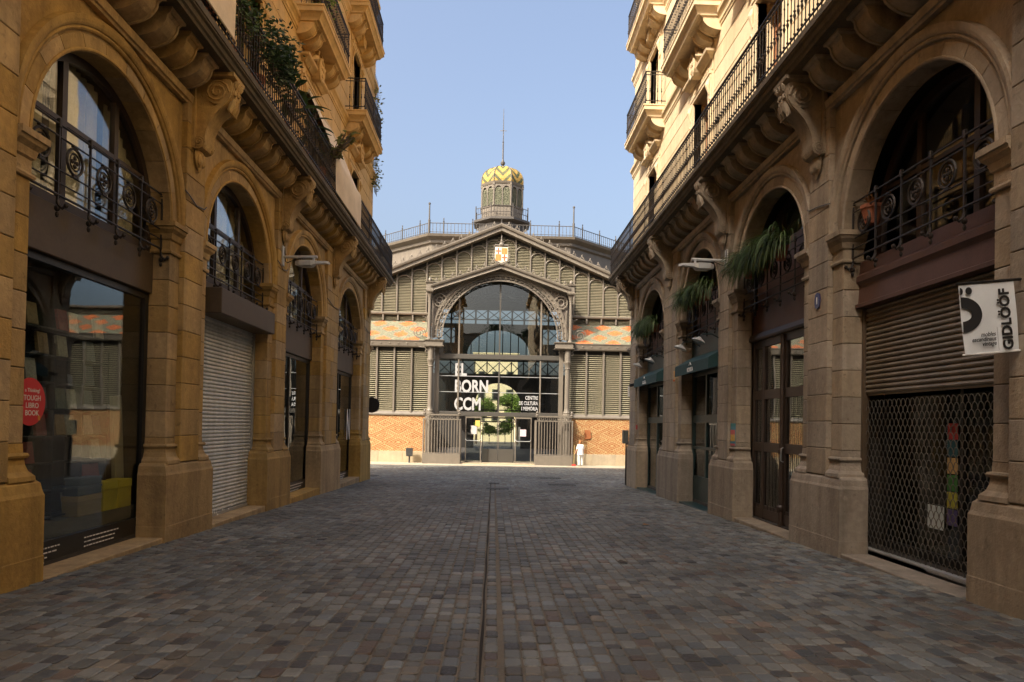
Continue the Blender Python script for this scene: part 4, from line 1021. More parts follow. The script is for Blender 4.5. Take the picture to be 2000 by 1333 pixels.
# portal gable
PG, PS = 12.02, .345
for s in (-1, 1):
    pr = [(-.5,-.22),(-.46,-.16),(-.46,-.02),(-.56,.02),(-.6,.12),(-.6,.18),(2.1,.18),(2.1,-.22)]
    mk('portal_rake', MB().loft([[(px(0), PY+y, PG+z) for y, z in pr], [(px(s*4.55), PY+y, PG-PS*4.55+z) for y, z in pr]]), TAUPE, pt)
    for i in range(8): mk('crest_ornament', om, parent=pt, M=T(px(s*(.55+.52*i)), PY-.45, PG-PS*(.55+.52*i)+.17))
    mk('end_block', MB().rects([(10.15,0),(10.2,.04),(10.3,.06),(10.34,0),(10.72,0),(10.76,.08),(10.84,.1)], px(s*4.62)-.2, px(s*4.62)+.2, PY-.5, PY+.2), TAUPE, pt)
    mk('block_finial', MB().ball((0,0,.14), .12, 8, 6, (1,1,1.4)), TAUPE, pt, T(px(s*4.62), PY-.3, 10.84))
    # slim upper column and rosette wheel in the spandrel
    mk('upper_column', MB().lathe([(.16,7.05),(.16,7.12),(.11,7.2),(.095,7.3),(.085,9.7),(.11,9.75),(.1,9.8),(.14,9.95),(.19,10.12),(.19,10.18)], 10), TAUPE, pt, T(px(s*4.62), PY-.25, 0))
    m = MB().torus((0,0,0), .42, .05, 20, 6, 1); m.torus((0,0,0), .2, .04, 14, 5, 1)
    for k in range(8): m.tube([(.2*cos(k*pi/4),0,.2*sin(k*pi/4)),(.4*cos(k*pi/4),0,.4*sin(k*pi/4))], .025, 5)
    mk('rosette_wheel', m, TAUPE, pt, T(px(s*4.0), PY, 9.72))
    m = MB()
    for q in range(7):                         # spandrel scrollwork
        cx, cz = s*(4.15-.45*q), 10.18+.12*q; m.torus((px(cx), PY, cz+.0), .13, .025, 10, 4, 1)
    m.tube([(px(s*4.35),PY,7.2),(px(s*4.38),PY,9.2)], .05, 5)
    for q in range(9): m.torus((px(s*4.46),PY,7.4+.2*q), .06, .015, 8, 4, 1)
    mk('spandrel_scroll', m, TAUPE, pt)
    # lower column with capital, brackets, eaves return
    mk('lower_column', MB().lathe([(.30,Z0),(.30,2.3),(.24,2.35),(.26,2.45),(.2,2.55),(.17,2.7),(.155,5.3),(.2,5.36),(.16,5.42),(.2,5.6),(.26,5.75),(.26,5.82),(.2,5.84),(.2,6.6),(.25,6.65)], 12), TAUPE, pt, T(px(s*4.5), PY, 0))
    m = MB().tube([(0,0,5.7),(s*.08,0,6.2),(s*.4,0,6.58),(s*.8,0,6.62)], .04, 5); m.tube([(0,0,5.7),(-s*.08,0,6.2),(-s*.4,0,6.58),(-s*.6,0,6.62)], .04, 5)
    m.torus((s*.25,0,6.35), .12, .03, 10, 5, 1); mk('column_bracket', m, TAUPE, pt, T(px(s*4.5), PY, 0))
    mk('capital_block', MB().rects([(6.6,0),(6.66,.06),(6.7,.06),(6.72,0),(6.98,0),(7.02,.08),(7.08,.09)], px(s*4.28)-.6, px(s*4.28)+.55, PY-.3, PY+.4), TAUPE, pt)
    mk('side_wall', MB().box(*sorted((px(s*4.75), px(s*4.70))), PY, GY, 7.05, 10.4), TAUPE, pt)
    mk('jamb_post', MB().box(px(s*4.12)-.14, px(s*4.12)+.14, PY+.3, PY+.7, Z0, 7.2), TAUPE, pt)
    # acroterion wall between gable and arch
n = 40
pl = [(px(-4.5),7.1),(px(-4.5),10.2),(px(0),11.75),(px(4.5),10.2),(px(4.5),7.1),(px(4.42),7.1)] + [(px((AR+.66)*cos(pi*i/n)), AZ+(AR+.66)*sin(pi*i/n)) for i in range(n+1)] + [(px(-4.42),7.1)]
mk('spandrel_plate', MB().prism(pl, PY+.12, PY+.16, 'xz'), mat('spandrel_dark_iron', (.10,.08,.065), .6), pt)
# shield on the gable
shd = mk('coat_of_arms', MB().prism([(-.42,.95),(.42,.95),(.44,.3),(.36,.06),(.0,-.08),(-.36,.06),(-.44,.3)], -.05, .05), mat('shield_stone', (.62,.52,.40), .7), pt, T(px(0), PY-.56, 12.22))
RED = mat('heraldic_red', (.55,.10,.04), .6); GOLD = mat('heraldic_gold', (.62,.28,.06), .6); SWH = mat('heraldic_white', (.72,.66,.56), .6)
Ms = T(px(0), PY-.56, 12.22)
for qx, qz, kind in ((-.38,.48,0),(.02,.48,1),(-.38,.06,1),(.02,.06,0)):
    w_, h_ = .36, .40
    if kind == 0:
        mk('quartering', MB().box(qx,qx+w_,-.06,-.05,qz,qz+h_), SWH, shd, Ms); mk('quartering', MB().box(qx+w_/2-.05,qx+w_/2+.05,-.066,-.06,qz,qz+h_).box(qx,qx+w_/2-.05,-.066,-.06,qz+h_/2-.05,qz+h_/2+.05).box(qx+w_/2+.05,qx+w_,-.066,-.06,qz+h_/2-.05,qz+h_/2+.05), RED, shd, Ms)
    else:
        mk('quartering', MB().box(qx,qx+w_,-.06,-.05,qz,qz+h_), GOLD, shd, Ms); b_ = MB()
        for k in range(4): b_.box(qx+.03+.09*k, qx+.065+.09*k, -.066, -.06, qz, qz+h_)
        mk('quartering', b_, RED, shd, Ms)
m = MB()
for k in range(16):
    t_ = k/15; a = pi+pi*t_; m.ball((.52*cos(a), -.02, .42+.58*sin(a)), .075, 6, 4, (1,.6,1))
m.ball((0,-.06,1.12), .14, 8, 6, (1.1,.7,1)); m.ball((0,-.05,1.32), .08, 6, 5, (1,.7,1.6)); m.tube([(0,0,1.3),(0,0,1.72)], [.05,.02], 6)
for s in (-1,1): m.tube([(s*.15,0,1.05),(s*.4,0,1.1),(s*.48,0,.95)], [.07,.06,.03], 6)
mk('shield_mount', m, TAUPE, shd, Ms)
# ---------------- glazing of the portal
DARKFR = mat('dark_glazing_bars', (.055,.05,.042), .5)
GYP = PY+.5
pl = [(px(AR*cos(pi*i/40)), AZ+AR*sin(pi*i/40)) for i in range(41)] + [(px(-AR),6.2),(px(AR),6.2)]
gz_ = mk('portal_glazing', MB().bbox(px(-4.1), px(4.1), GYP-.14, GYP+.16, 5.92, 6.24, .02), DARKFR, MH)
def pane_poly(x0, x1):
    k = 10; top_ = [(px(x0+(x1-x0)*i/k), AZ+sqrt(max(0, (AR+.05)**2-(x0+(x1-x0)*i/k)**2))) for i in range(k+1)]
    return [(px(x0),6.24)]+top_+[(px(x1),6.24)]
for x0, x1 in ((-3.75,-2.72),(-2.68,-.05),(.05,2.72),(2.76,3.75)): mk('arch_pane', MB().prism(pane_poly(x0,x1), GYP, GYP+.012, 'xz'), GLASSM, gz_)
for x in (-2.70, 0, 2.74): mk('glazing_post', MB().box(px(x)-.05, px(x)+.05, GYP-.09, GYP+.09, -.9 if abs(x) > 1 else 2.2, AZ+sqrt(AR*AR-x*x)), DARKFR if abs(x) < 1 else TAUPE, gz_)
n = 20                                         # dark iron lattice inside the arch head
m = MB(); 
for r_ in (AR-.10, AR-.62): m.tube([(px(r_*cos(a_)), GYP+.35, AZ+r_*sin(a_)) for a_ in [radians(28)+radians(124)*i/36 for i in range(37)]], .05, 5)
for i in range(26):
    a_ = radians(28)+radians(124)*(i+.5)/26; m.torus((px((AR-.36)*cos(a_)), GYP+.35, AZ+(AR-.36)*sin(a_)), .2, .028, 10, 4, 1)
mk('inner_lattice', m, DARKFR, gz_)
rows = [2.42, 3.72, 4.78, 5.92]; xs = [-3.95,-2.75,-2.65,-.05,.05,2.69,2.79,3.95]
for z0_, z1_ in zip(rows[:-1], rows[1:]):
    for x0, x1 in ((-3.95,-2.75),(-2.65,-.05),(.05,2.69),(2.79,3.95)): mk('lower_pane', MB().box(px(x0), px(x1), GYP, GYP+.012, z0_+.02, z1_-.02), GLASSM, gz_)
    mk('transom_bar', MB().box(px(-3.98), px(3.98), GYP-.03, GYP+.03, z1_-.02, z1_+.02), GREYP, gz_)
mk('door_head', MB().bbox(px(-4.1), px(4.1), GYP-.14, GYP+.14, 2.12, 2.42, .02), DARKFR, gz_)
for tx, sz, x, z, bold, sx, al in (('EL',.95,-2.95,4.82,.03,.70,'LEFT'),('BORN',.95,-2.95,3.72,.03,.72,'LEFT'),('CCM',.95,-2.95,2.55,.03,.72,'LEFT'),('CENTRE',.34,2.62,3.30,.025,.68,'RIGHT'),('DE CULTURA',.34,2.62,2.94,.025,.62,'RIGHT'),('I MEMÒRIA',.34,2.62,2.58,.025,.66,'RIGHT')):
    b_ = text_mb(tx, sz*1.2 if sz > .5 else sz*1.0, .004, bold, al); mk('glass_lettering', b_, FROST, gz_, T(px(x), GYP-.015, z) @ RX(pi/2) @ Matrix.Diagonal((sx,1,1,1)))
# doors
for x0, x1 in ((-2.15,-1.1),(-1.05,0),(0.02,1.07),(1.12,2.2)):
    zb = Z0+.12; side_leaf = abs(x0+x1)/2 > 1.2; fr = GREYP if side_leaf else DARKFR; y = GYP-.5 if side_leaf else GYP
    d_ = mk('glass_door', MB().box(px(x0), px(x0+.06), y-.03, y+.03, zb, 2.1).box(px(x1-.06), px(x1), y-.03, y+.03, zb, 2.1).box(px(x0+.06), px(x1-.06), y-.028, y+.028, 2.0, 2.1).box(px(x0+.06), px(x1-.06), y-.028, y+.028, zb, zb+(.1 if side_leaf else .9)), TAUPE if side_leaf else DARKFR, MH)
    mk('pane', MB().box(px(x0+.06), px(x1-.06), y-.005, y+.005, zb+.1, 2.0), GLASSM, d_)
    if side_leaf: mk('push_bar', MB().tube([(px(x0+.03),y-.05,.62),(px(x0+.1),y-.12,.52),(px(x1-.1),y-.12,.52),(px(x1-.03),y-.05,.62)], .025, 6), GREYP, d_)
mk('door_notice', MB().box(px(-1.78), px(-1.40), GYP-.54, GYP-.52, .95, 1.5), mat('notice_grey', (.5,.48,.46), .8, noise=(14,.5)), MH); mk('door_notice', MB().box(px(1.45), px(1.85), GYP-.54, GYP-.52, .85, 1.3), mat('notice_pink', (.55,.45,.48), .8, noise=(9,.5)), MH)
mk('door_notice', MB().box(px(-1.5), px(-1.2), GYP-.54, GYP-.52, 1.45, 1.85), mat('notice_yellow', (.6,.45,.1), .8, noise=(9,.4)), MH)
mk('threshold', MB().box(px(-2.5), px(2.5), PY-.6, GY+1, Z0, Z0+.12), BASE, MH)
# railed porches either side of the doors
for s in (-1, 1):
    x0, x1 = sorted((px(s*2.42), px(s*4.87))); yf = PY-.75
    pr_ = mk('porch_railing', MB().bbox(x0, x1, yf, yf+.12, Z0-.02, -.36, .01), TAUPE, MH)
    m = MB().box(x0, x1, yf+.02, yf+.10, -.34, -.28).box(x0, x1, yf+.02, yf+.10, 1.84, 1.92).box(x0, x1, yf+.02, yf+.10, 2.12, 2.22)
    for i in range(9): m.torus((x0+.2+(x1-x0-.4)*i/8, yf+.06, 2.02), .085, .02, 8, 4, 1)
    for xx in (x0, x1):
        m.box(xx-.02, xx+.02, yf+.1, PY+.2, 1.86, 1.92); m.box(xx-.02, xx+.02, yf+.1, PY+.2, -1, -.36)
        for i in range(4): m.tube([(xx, yf+.25+.2*i, -.36),(xx, yf+.25+.2*i, 1.9)], .025, 6)
    mk('rail', m, TAUPE, pr_)
    n = 13
    for i in range(n+1): mk('railing_bar', MB().tube([(0,0,-.3),(0,0,1.86)], .05 if i in (0,n) else .03, 6), TAUPE, pr_, T(x0+.05+(x1-x0-.1)*i/n, yf+.06, 0))
    for xx in (x0+.1, x1-.1): mk('finial', MB().lathe([(.09,2.2),(.11,2.26),(.05,2.32),(.09,2.42),(.001,2.55)], 8), TAUPE, pr_, T(xx, yf+.06, 0))
# interior of the hall and far wall with glazed lattice
INT = mat('hall_dark_iron', (.035,.032,.03), .7); FYR = 79.5
m = MB(); m.box(-13, 13.6, GY, 82, Z0-.1, Z0+.02); mk('hall_floor', m, mat('hall_floor', (.12,.11,.10), .7), MH)
def hole_wall():
    m = MB(); X = [-13, 13.6]
    m.box(*X, FYR, FYR+.3, 14.3, 15.3); m.box(*X, FYR, FYR+.3, 12.25, 12.75); m.box(*X, FYR, FYR+.3, 8.6, 9.2)
    for x in [-13+1.35*i for i in range(20)]:
        m.box(x-.09, x+.09, FYR+.02, FYR+.28, 12.75, 14.3)
        if abs(x+.675-.4) > 3.8: m.box(x-.09, x+.09, FYR+.02, FYR+.28, 9.2, 12.25)
        for z0_, z1_ in ((13.25,14.3),):
            for (a, b) in (((x,z0_),(x+1.35,z1_)),((x,z1_),(x+1.35,z0_))): m.tube([(a[0],FYR+.15,a[1]),(b[0],FYR+.15,b[1])], .06, 4)
        m.box(x, x+1.35, FYR+.05, FYR+.25, 13.18, 13.28)
        if abs(x+.675-.4) > 4.2:
            for (a, b) in (((x,11.0),(x+1.35,12.25)),((x,12.25),(x+1.35,11.0))): m.tube([(a[0],FYR+.15,a[1]),(b[0],FYR+.15,b[1])], .06, 4)
            m.box(x, x+1.35, FYR+.05, FYR+.25, 9.2, 10.6)
        for (a, b) in (((x,7.2),(x+1.35,8.5)),((x,8.5),(x+1.35,7.2))): m.tube([(a[0],FYR+.15,a[1]),(b[0],FYR+.15,b[1])], .06, 4)
        m.box(x-.06, x+.06, FYR+.02, FYR+.28, 6.2, 8.6)
    n = 30; c = (.4, 8.7); R_ = 3.5
    pl = [(-4.5,9.2),(-4.5,12.25),(5.3,12.25),(5.3,9.2),(c[0]+R_,9.2)] + [(c[0]+R_*cos(pi*i/n), 9.2+R_*.82*sin(pi*i/n)) for i in range(n+1)] + [(c[0]-R_,9.2)]
    m.prism(pl, FYR, FYR+.3, 'xz')
    for i in range(8): x = c[0]-R_+R_*2*(i+.5)/8; m.box(x-.05, x+.05, FYR+.05, FYR+.2, 9.0, 9.2+R_*.82*sqrt(max(0,1-((x-c[0])/R_)**2)))
    pl = [(-13,-1.1),(-13,7.2),(13.6,7.2),(13.6,-1.1),(3.0,-1.1)] + [(3.0,3.6)] + [(.4+2.6*cos(pi*i/16), 3.6+2.6*sin(pi*i/16)) for i in range(17)] + [(-2.2,-1.1)]
    m.prism(pl, FYR+.02, FYR+.28, 'xz')
    for z in (1.9, 3.2): m.box(-2.2, 3.0, FYR+.1, FYR+.2, z-.06, z+.06)
    for x in (-1.2, .4, 2.0): m.box(x-.05, x+.05, FYR+.1, FYR+.2, 1.9 if x == .4 else -1.1, 6.1)
    return m
mk('far_wall', hole_wall(), INT, MH)
m = MB()
for y in (56, 63, 71):
    for z in (10.2, 11.4): m.box(-13, 13.6, y-.06, y+.06, z-.07, z+.07) if False else None
    for s in (-1, 1): m.tube([(MX,y,AP-.5),(MX+s*13,y,AP-.5-SL*13)], .14, 5); m.box(MX+s*9-.15, MX+s*9+.15, y-.15, y+.15, -1, 11)
mk('roof_truss', m, INT, MH)
# ------------------------------------------------------------------ things in the street
def W(side, u, z=0.0, d=0.0): return SF(side, u, z, d)
# LED street lamps on wall brackets
LGREY = mat('lamp_grey', (.50,.51,.50), .4, metal=.2, noise=(8,.2))
def lamp(side, u, z, label):
    t = thing('wall_lamp', label, 'street lamp', tuple(W(side, u, z, -.04).translation), 'lamps on wall brackets'); M = W(side, u, z, -.04)
    mk('wall_plate', MB().bbox(0, .03, -.07, .07, -.22, .22, .006), LGREY, t, M)
    mk('arm', MB().tube([(.02,0,-.02),(.4,0,-.01),(.78,0,0)], .032, 8), LGREY, t, M); mk('cable', MB().tube([(.03,.05,.2),(.05,.06,-.1),(.1,.05,-.14),(.3,.03,-.05)], .01, 5), BLACKM, t, M)
    h = mk('lamp_head', MB().loft([[(.30,-.05,-.12),(.30,.05,-.12),(.30,.05,-.2),(.30,-.05,-.2)],[(.40,-.12,-.10),(.40,.12,-.10),(.40,.12,-.22),(.40,-.12,-.22)],[(.66,-.14,-.10),(.66,.14,-.10),(.66,.14,-.22),(.66,-.14,-.22)],[(.74,-.07,-.10),(.74,.07,-.10),(.74,.07,-.17),(.74,-.07,-.17)],[(1.0,-.05,-.10),(1.0,.05,-.10),(1.0,.05,-.15),(1.0,-.05,-.15)],[(1.06,-.03,-.12),(1.06,.03,-.12),(1.06,.03,-.17),(1.06,-.03,-.17)]]), LGREY, t, M)
    mk('lens', MB().bbox(.42, .64, -.1, .1, -.235, -.222, .004), mat('lamp_lens_'+str(side), (.65,.66,.64), .3), h, M); mk('bracket', MB().box(.68,.72,-.03,.03,-.12,0), LGREY, t, M)
lamp(-1, 16.2, 5.30, 'grey street lamp on a bracket on the ochre building')
lamp(1, 15.45, 5.28, 'grey street lamp on a bracket on the brown building')
# hanging shop banner
M = W(1, 6.72, 3.1, -.04); t = thing('shop_banner', 'white hanging shop banner with black lettering at the right edge', 'banner', tuple(M.translation))
B_ = T(4.95, 6.72, 3.06) @ RY(radians(-6))    # local x to the right, z up
mk('rod', MB().tube([(.2,0,.02),(-.56,0,.02)], .014, 6), BLACKM, t, B_); mk('rod', MB().tube([(.0,0,-.66),(-.56,0,-.66)], .010, 6), WHITE, t, B_)
n = 14; v0, v1 = [], []
fab = MB(); rg = []
for i in range(9):
    z = .02-.68*i/8; rg.append([(-.54+.54*j/n, .012*sin(j*.7+i*.5)*(i/8), z) for j in range(n+1)])
fab.loft(rg, caps=False, close=False); BANW = mat('banner_white', (.70,.74,.76), .75, bump=(200,.15,.002), noise=(4,.12))
fb = mk('banner_cloth', fab, BANW, t, B_, smooth=True)
def ban_text(body, size, x, z, rot=0.0, bold=0.0, sx=1.0, shear=0.0, align='LEFT', mir=1):
    mk('banner_lettering', text_mb(body, size, .001, bold, align, 1.0, shear), BLACKL, t, B_ @ T(x, -.020, z) @ RY(-rot) @ RX(pi/2) @ Matrix.Diagonal((sx,1,1,1)))
ban_text('GIDLÖÖF', .135, -.075, -.645, rot=pi/2, bold=.035, sx=1.0)
for k, wd_ in enumerate(('mobles','escandinaus','vintage')): ban_text(wd_, .058, -.235, -.50-.045*k, shear=.25, bold=.012, align='RIGHT', sx=.85)
# big half letter wrapped at the left edge
c = (-.54, -.28); k = 22
arc_ = [(c[0]+.195*sin(pi*i/k), -.018, c[1]+.17*cos(pi*i/k)) for i in range(k+1)]; arc2 = [(c[0]+.095*sin(pi*i/k), -.018, c[1]+.065*cos(pi*i/k)) for i in range(k+1)]
mk('banner_lettering', MB().loft([arc_, arc2], caps=False, close=False), BLACKL, t, B_)
mk('banner_lettering', MB().loft([[(-.455+.032*cos(2*pi*i/14), -.018, -.055+.036*sin(2*pi*i/14)) for i in range(14)], [(-.455+.032*cos(2*pi*i/14), -.017, -.055+.036*sin(2*pi*i/14)) for i in range(14)]]), BLACKL, t, B_)
mk('banner_lettering', MB().loft([[(-.54+max(0,.028*cos(2*pi*i/14)), -.018, -.055+.036*sin(2*pi*i/14)) for i in range(14)], [(-.54+max(0,.028*cos(2*pi*i/14)), -.017, -.055+.036*sin(2*pi*i/14)) for i in range(14)]]), BLACKL, t, B_)
mk('fold_line', MB().box(-.215,-.213,-.0185,-.018,-.64,-.42), BLACKL, t, B_)
# small things fixed to the right-hand building
M = W(1, 11.02, 3.62, -.04); o = tag(mk('house_number_plate', MB().prism([(-.09,0),(-.07,.10),(0,.13),(.07,.10),(.09,0),(.07,-.10),(0,-.13),(-.07,-.10)], 0, .02, 'yz'), mat('blue_enamel', (.03,.03,.10), .25), None, M), 'small blue enamel house number plate reading 1 beside the shutter grille', 'number plate')
mk('number', text_mb('1', .15, .002, .01), WHITE, o, M @ T(.023, 0, -.05) @ RZ(pi/2) @ RX(pi/2))
M = W(1, 15.12, 1.48, -.115); o = tag(mk('poster', MB().box(0, .008, -.15, .15, -.24, .24), mat('poster_paper', (.06,.22,.30), .6, noise=(20,.2)), None, M), 'small blue and orange poster on a pier beside the wooden door', 'poster')
for z0_, z1_, c_ in ((.17,.235,(.03,.22,.24)),(-.0,.10,(.55,.12,.12)),(-.14,.0,(.62,.38,.08)),(-.235,-.19,(.5,.09,.09))): mk('poster_print', MB().box(.008,.0095,-.14,.14,z0_,z1_), mat('poster_ink', c_, .6, noise=(30,.6)), o, M)
M = W(1, 26.62, 1.2, -.0); o = thing('meter_box', 'dark grey metal box with a pipe below at the corner of the brown building', 'meter box', tuple(M.translation)); mk('box', MB().bbox(-.04, .16, -.14, .14, -.22, .28, .015), mat('meter_grey', (.10,.11,.10), .5, noise=(6,.3)), o, M); mk('pipe', MB().tube([(.05,.1,-.22),(.05,.1,-1.75)], .025, 6), BLACKM, o, M)
M = W(1, 26.55, 2.93, -.04); tag(mk('wall_plaque', MB().bbox(0, .02, -.15, .15, -.2, .2, .004), mat('plaque_white', (.62,.60,.54), .5, noise=(10,.2)), None, M), 'small white plaque on the far pier of the brown building', 'plaque')
M = W(1, 19.86, 3.02, -.12); o = tag(mk('alarm_box', MB().loft([[(0,-.1,-.2),(0,.1,-.2),(0,.1,.2),(0,-.1,.2)],[(.07,-.09,-.2),(.07,.09,-.2),(.09,.08,.16),(.09,-.08,.16)]]), mat('alarm_yellow', (.60,.30,.03), .5), None, M), 'yellow alarm box on the pier between the two green shops', 'alarm'); mk('alarm_lens', MB().ball((.09,0,-.1), .035, 6, 4), mat('alarm_lens', (.5,.12,.03), .3), o, M)
M = W(1, 25.35, 1.6, -.12); tag(mk('call_point', MB().bbox(0, .04, -.06, .06, -.08, .08, .008), mat('call_red', (.35,.02,.02), .5), None, M), 'small red call point beside the farthest green door', 'call point')
for u, z, lab in ((25.4, 3.15, 'black security camera under the capital at the farthest green shop'),):
    M = W(1, u, z, -.12); o = thing('security_camera', lab, 'camera', tuple(M.translation)); mk('mount', MB().tube([(0,0,0),(.1,0,.0)], .02, 6), BLACKM, o, M); mk('housing', MB().bbox(.05,.30,-.05,.05,-.06,.05,.015), BLACKM, o, M @ RY(.25))
# round traffic sign seen from behind
M = T(XL-.2, 28.28, 2.28); o = thing('traffic_sign', 'round dark traffic sign seen edge-on at the corner of the ochre building', 'sign', tuple(M.translation))
mk('disc', MB().lathe([(.30,-.01),(.31,0),(.30,.01)], 28), BLACKM, o, T(XL-.03, 28.3, 2.28) @ RX(pi/2)); mk('bracket', MB().box(-.2, .1, -.02, .02, -.02, .02), GREYP, o, T(XL-.15, 28.34, 2.28))
# awnings of the green shops
def awning(i, label):
    a, b = BR[i]; uc = (a+b)/2; hw = (b-a)/2-.06; M = W(1, uc, 0, 0); z = 3.38
    t = thing('awning', label, 'awning', tuple(W(1, uc, z, -.3).translation), 'green shop awnings')
    mk('canopy', MB().prism([(-.38,z+.10),(-.36,z+.12),(.06,z-.12),(.075,z-.14),(.085,z-.40),(.07,z-.40),(.055,z-.15),(-.38,z+.07)], -hw, hw), GREENC, t, M)
    for s in (-1, 1): mk('side_flap', MB().prism([(-.38,z+.08),(.06,z-.14),(.07,z-.39),(-.38,z-.30)], *sorted((s*hw, s*(hw-.01)))), GREENC, t, M)
    for f in (-.0,):
        mk('awning_lettering', text_mb('KOXKA', .15, .001, .02), WHITE, t, M @ T(.089, f, z-.36) @ RZ(pi/2) @ RX(pi/2))
        mk('awning_emblem', MB().tube([(.089,f-.09,z-.20),(.089,f,z-.13),(.089,f+.09,z-.20)], .012, 4), WHITE, t, M)
    # gooseneck lamps above
    for f in (-hw*.55, hw*.55):
        g = thing('sign_lamp', ('left' if f < 0 else 'right')+' gooseneck sign lamp over the '+('nearer' if i == 2 else 'farther')+' green awning', 'lamp', tuple(W(1, uc-f, 3.5, -.4).translation), 'gooseneck lamps over the awnings')
        mk('neck', MB().tube([(-.42,0,3.75),(-.2,0,3.86),(.02,0,3.86),(.10,0,3.78)], .015, 6), GREENP, g, W(1, uc-f)); mk('lamp_shade', MB().lathe([(.03,.07),(.05,.05),(.16,-.02),(.17,-.04),(.15,-.04)], 12, (0,0,0)), LGREY, g, W(1, uc-f) @ T(.11,0,3.72) @ RY(-.35))
awning(2, 'nearer dark green shop awning with white lettering'); awning(3, 'farther dark green shop awning with white lettering')
# ------------------------------------------------------------------ plants
def strap_plant(n, spread, length, rr, droop=1.0, width=.011, h0=.30):
    m = MB(); seg = 8
    for i in range(n):
        y = rr.uniform(-spread, spread); a = rr.uniform(-1.4, 1.4); L_ = length*rr.uniform(.55, 1.15); w = width*rr.uniform(.6,1.4)
        x0 = rr.uniform(-.10,.06); el = rr.uniform(.5, 1.45); p_ = Vector((x0, y, rr.uniform(-.03,.05))); A, B = [], []; st = L_/seg
        for k in range(seg+1):
            q = k/seg; ww = w*min(1, .35+q*3)*(1-q**3*.95); s_ = Vector((-sin(a), cos(a), rr.uniform(-.15,.15)))
            A.append(p_-s_*ww); B.append(p_+s_*ww)
            el -= droop*rr.uniform(.20,.42); el = max(el, -1.35)
            p_ = p_+Vector((cos(a)*cos(el), sin(a)*cos(el), sin(el)))*st
        m.loft([A, B], caps=False, close=False)
    return m
def planter(side, u, z, d, label, n=3, spread=1.0, seed=1, count=900, length=.75, extra=None):
    rr = random.Random(seed); t = thing('spider_plant_box', label, 'plant', tuple(W(side, u, z, d).translation), 'strap-leaved plants over the green shops'); M = W(side, u, z, d)
    for k in range(n):
        y = -spread*.75+1.5*spread*k/max(1,n-1); mk('pot', MB().lathe([(.085,-.16),(.12,.06),(.135,.06),(.135,.10),(.11,.10)], 10), TERRA, t, M @ T(0,y,0))
    mk('foliage', strap_plant(count, spread, length, rr), LEAFG, t, M @ T(.02,0,.08)); return t
def mid(i, B): return (B[i][0]+B[i][1])/2
planter(1, mid(1,BR)+.15, 4.80, -.12, 'long arching green plants on the railing above the wooden street door', spread=1.05, seed=2, count=1000, length=.85)
planter(1, mid(2,BR)+.05, 4.86, -.12, 'arching green plants above the nearer green awning', spread=.95, seed=3, count=900, length=.75)
planter(1, mid(3,BR)+.1, 4.80, -.12, 'arching green plants above the farther green awning', spread=1.0, seed=4, count=900, length=.8)
t = thing('hanging_plant', 'small trailing plant on the timber board inside the third arch', 'plant', tuple(W(1, mid(1,BR)-.9, 5.3, -.5).translation)); mk('foliage', strap_plant(40, .12, .5, random.Random(9)), LEAFG, t, W(1, mid(1,BR)-.9, 5.3, -.5)); mk('pot', MB().lathe([(.05,-.05),(.08,.06)], 8), TERRA, t, W(1, mid(1,BR)-.9, 5.26, -.5))
M = W(1, 10.0, 4.66, -.33); t = thing('flower_pot', 'orange flower pot hung on the railing above the rolled shutter', 'flower pot', tuple(M.translation)); mk('pot', MB().lathe([(.09,-.12),(.14,.10),(.155,.10),(.155,.15),(.12,.15)], 12), TERRA, t, M); mk('dry_stems', strap_plant(26, .05, .25, random.Random(5), .3, .008), mat('dry_stems', (.30,.16,.06), .9), t, M @ T(0,0,.14))
def leafy(n, rr, size, fn, flat=.3):
    m = MB()
    for i in range(n):
        c = Vector(fn(rr)); a = rr.uniform(0, 2*pi); b = rr.uniform(-1, 1); s = size*rr.uniform(.6,1.3)
        u_ = Vector((cos(a), sin(a), b*.6)).normalized(); v_ = u_.cross(Vector((rr.uniform(-1,1), rr.uniform(-1,1), rr.uniform(-.2,1)))).normalized()
        m.add([c-u_*s, c-v_*s*.45, c+u_*s, c+v_*s*.45], [(0,1,2,3)])
    return m
def bush(side, u, z, d, label, n, size, ext, seed, mt=LEAFD, pot=True, group='plants on the long balcony'):
    rr = random.Random(seed); M = W(side, u, z, d); t = thing('balcony_plant', label, 'plant', tuple(M.translation), group)
    cl = [(rr.uniform(-ext[0],ext[0]), rr.uniform(-ext[1],ext[1]), rr.uniform(0,ext[2])) for _ in range(9)]
    def fn(r):
        c = r.choice(cl); return (c[0]+r.gauss(0,.13), c[1]+r.gauss(0,.16), c[2]+r.gauss(0,.15))
    mk('foliage', leafy(n, rr, size, fn), mt, t, M); m = MB()
    for c in cl: m.tube([(0,0,-.1),(c[0]*.5,c[1]*.5,c[2]*.6),c], [.014,.01,.004], 4)
    mk('stems', m, BARK, t, M)
    if pot: mk('pot', MB().lathe([(.12,-.35),(.17,-.05),(.19,-.05),(.19,0),(.15,0)], 10), TERRA, t, M @ T(-.32,0,-.2))
    return t
bush(-1, 12.0, 8.0, .50, 'feathery grey-green plant spilling over the balcony rail of the ochre building', 700, .05, (.12,.5,.5), 21, LEAFG)
bush(-1, 13.3, 8.15, .58, 'dark ivy bush hanging over the balcony rail of the ochre building', 1500, .055, (.12,.75,.55), 22, LEAFD)
bush(-1, 11.6, 8.5, .35, 'tall cactus-like plant behind the balcony rail near the top left', 300, .06, (.08,.25,.9), 23, LEAFG)
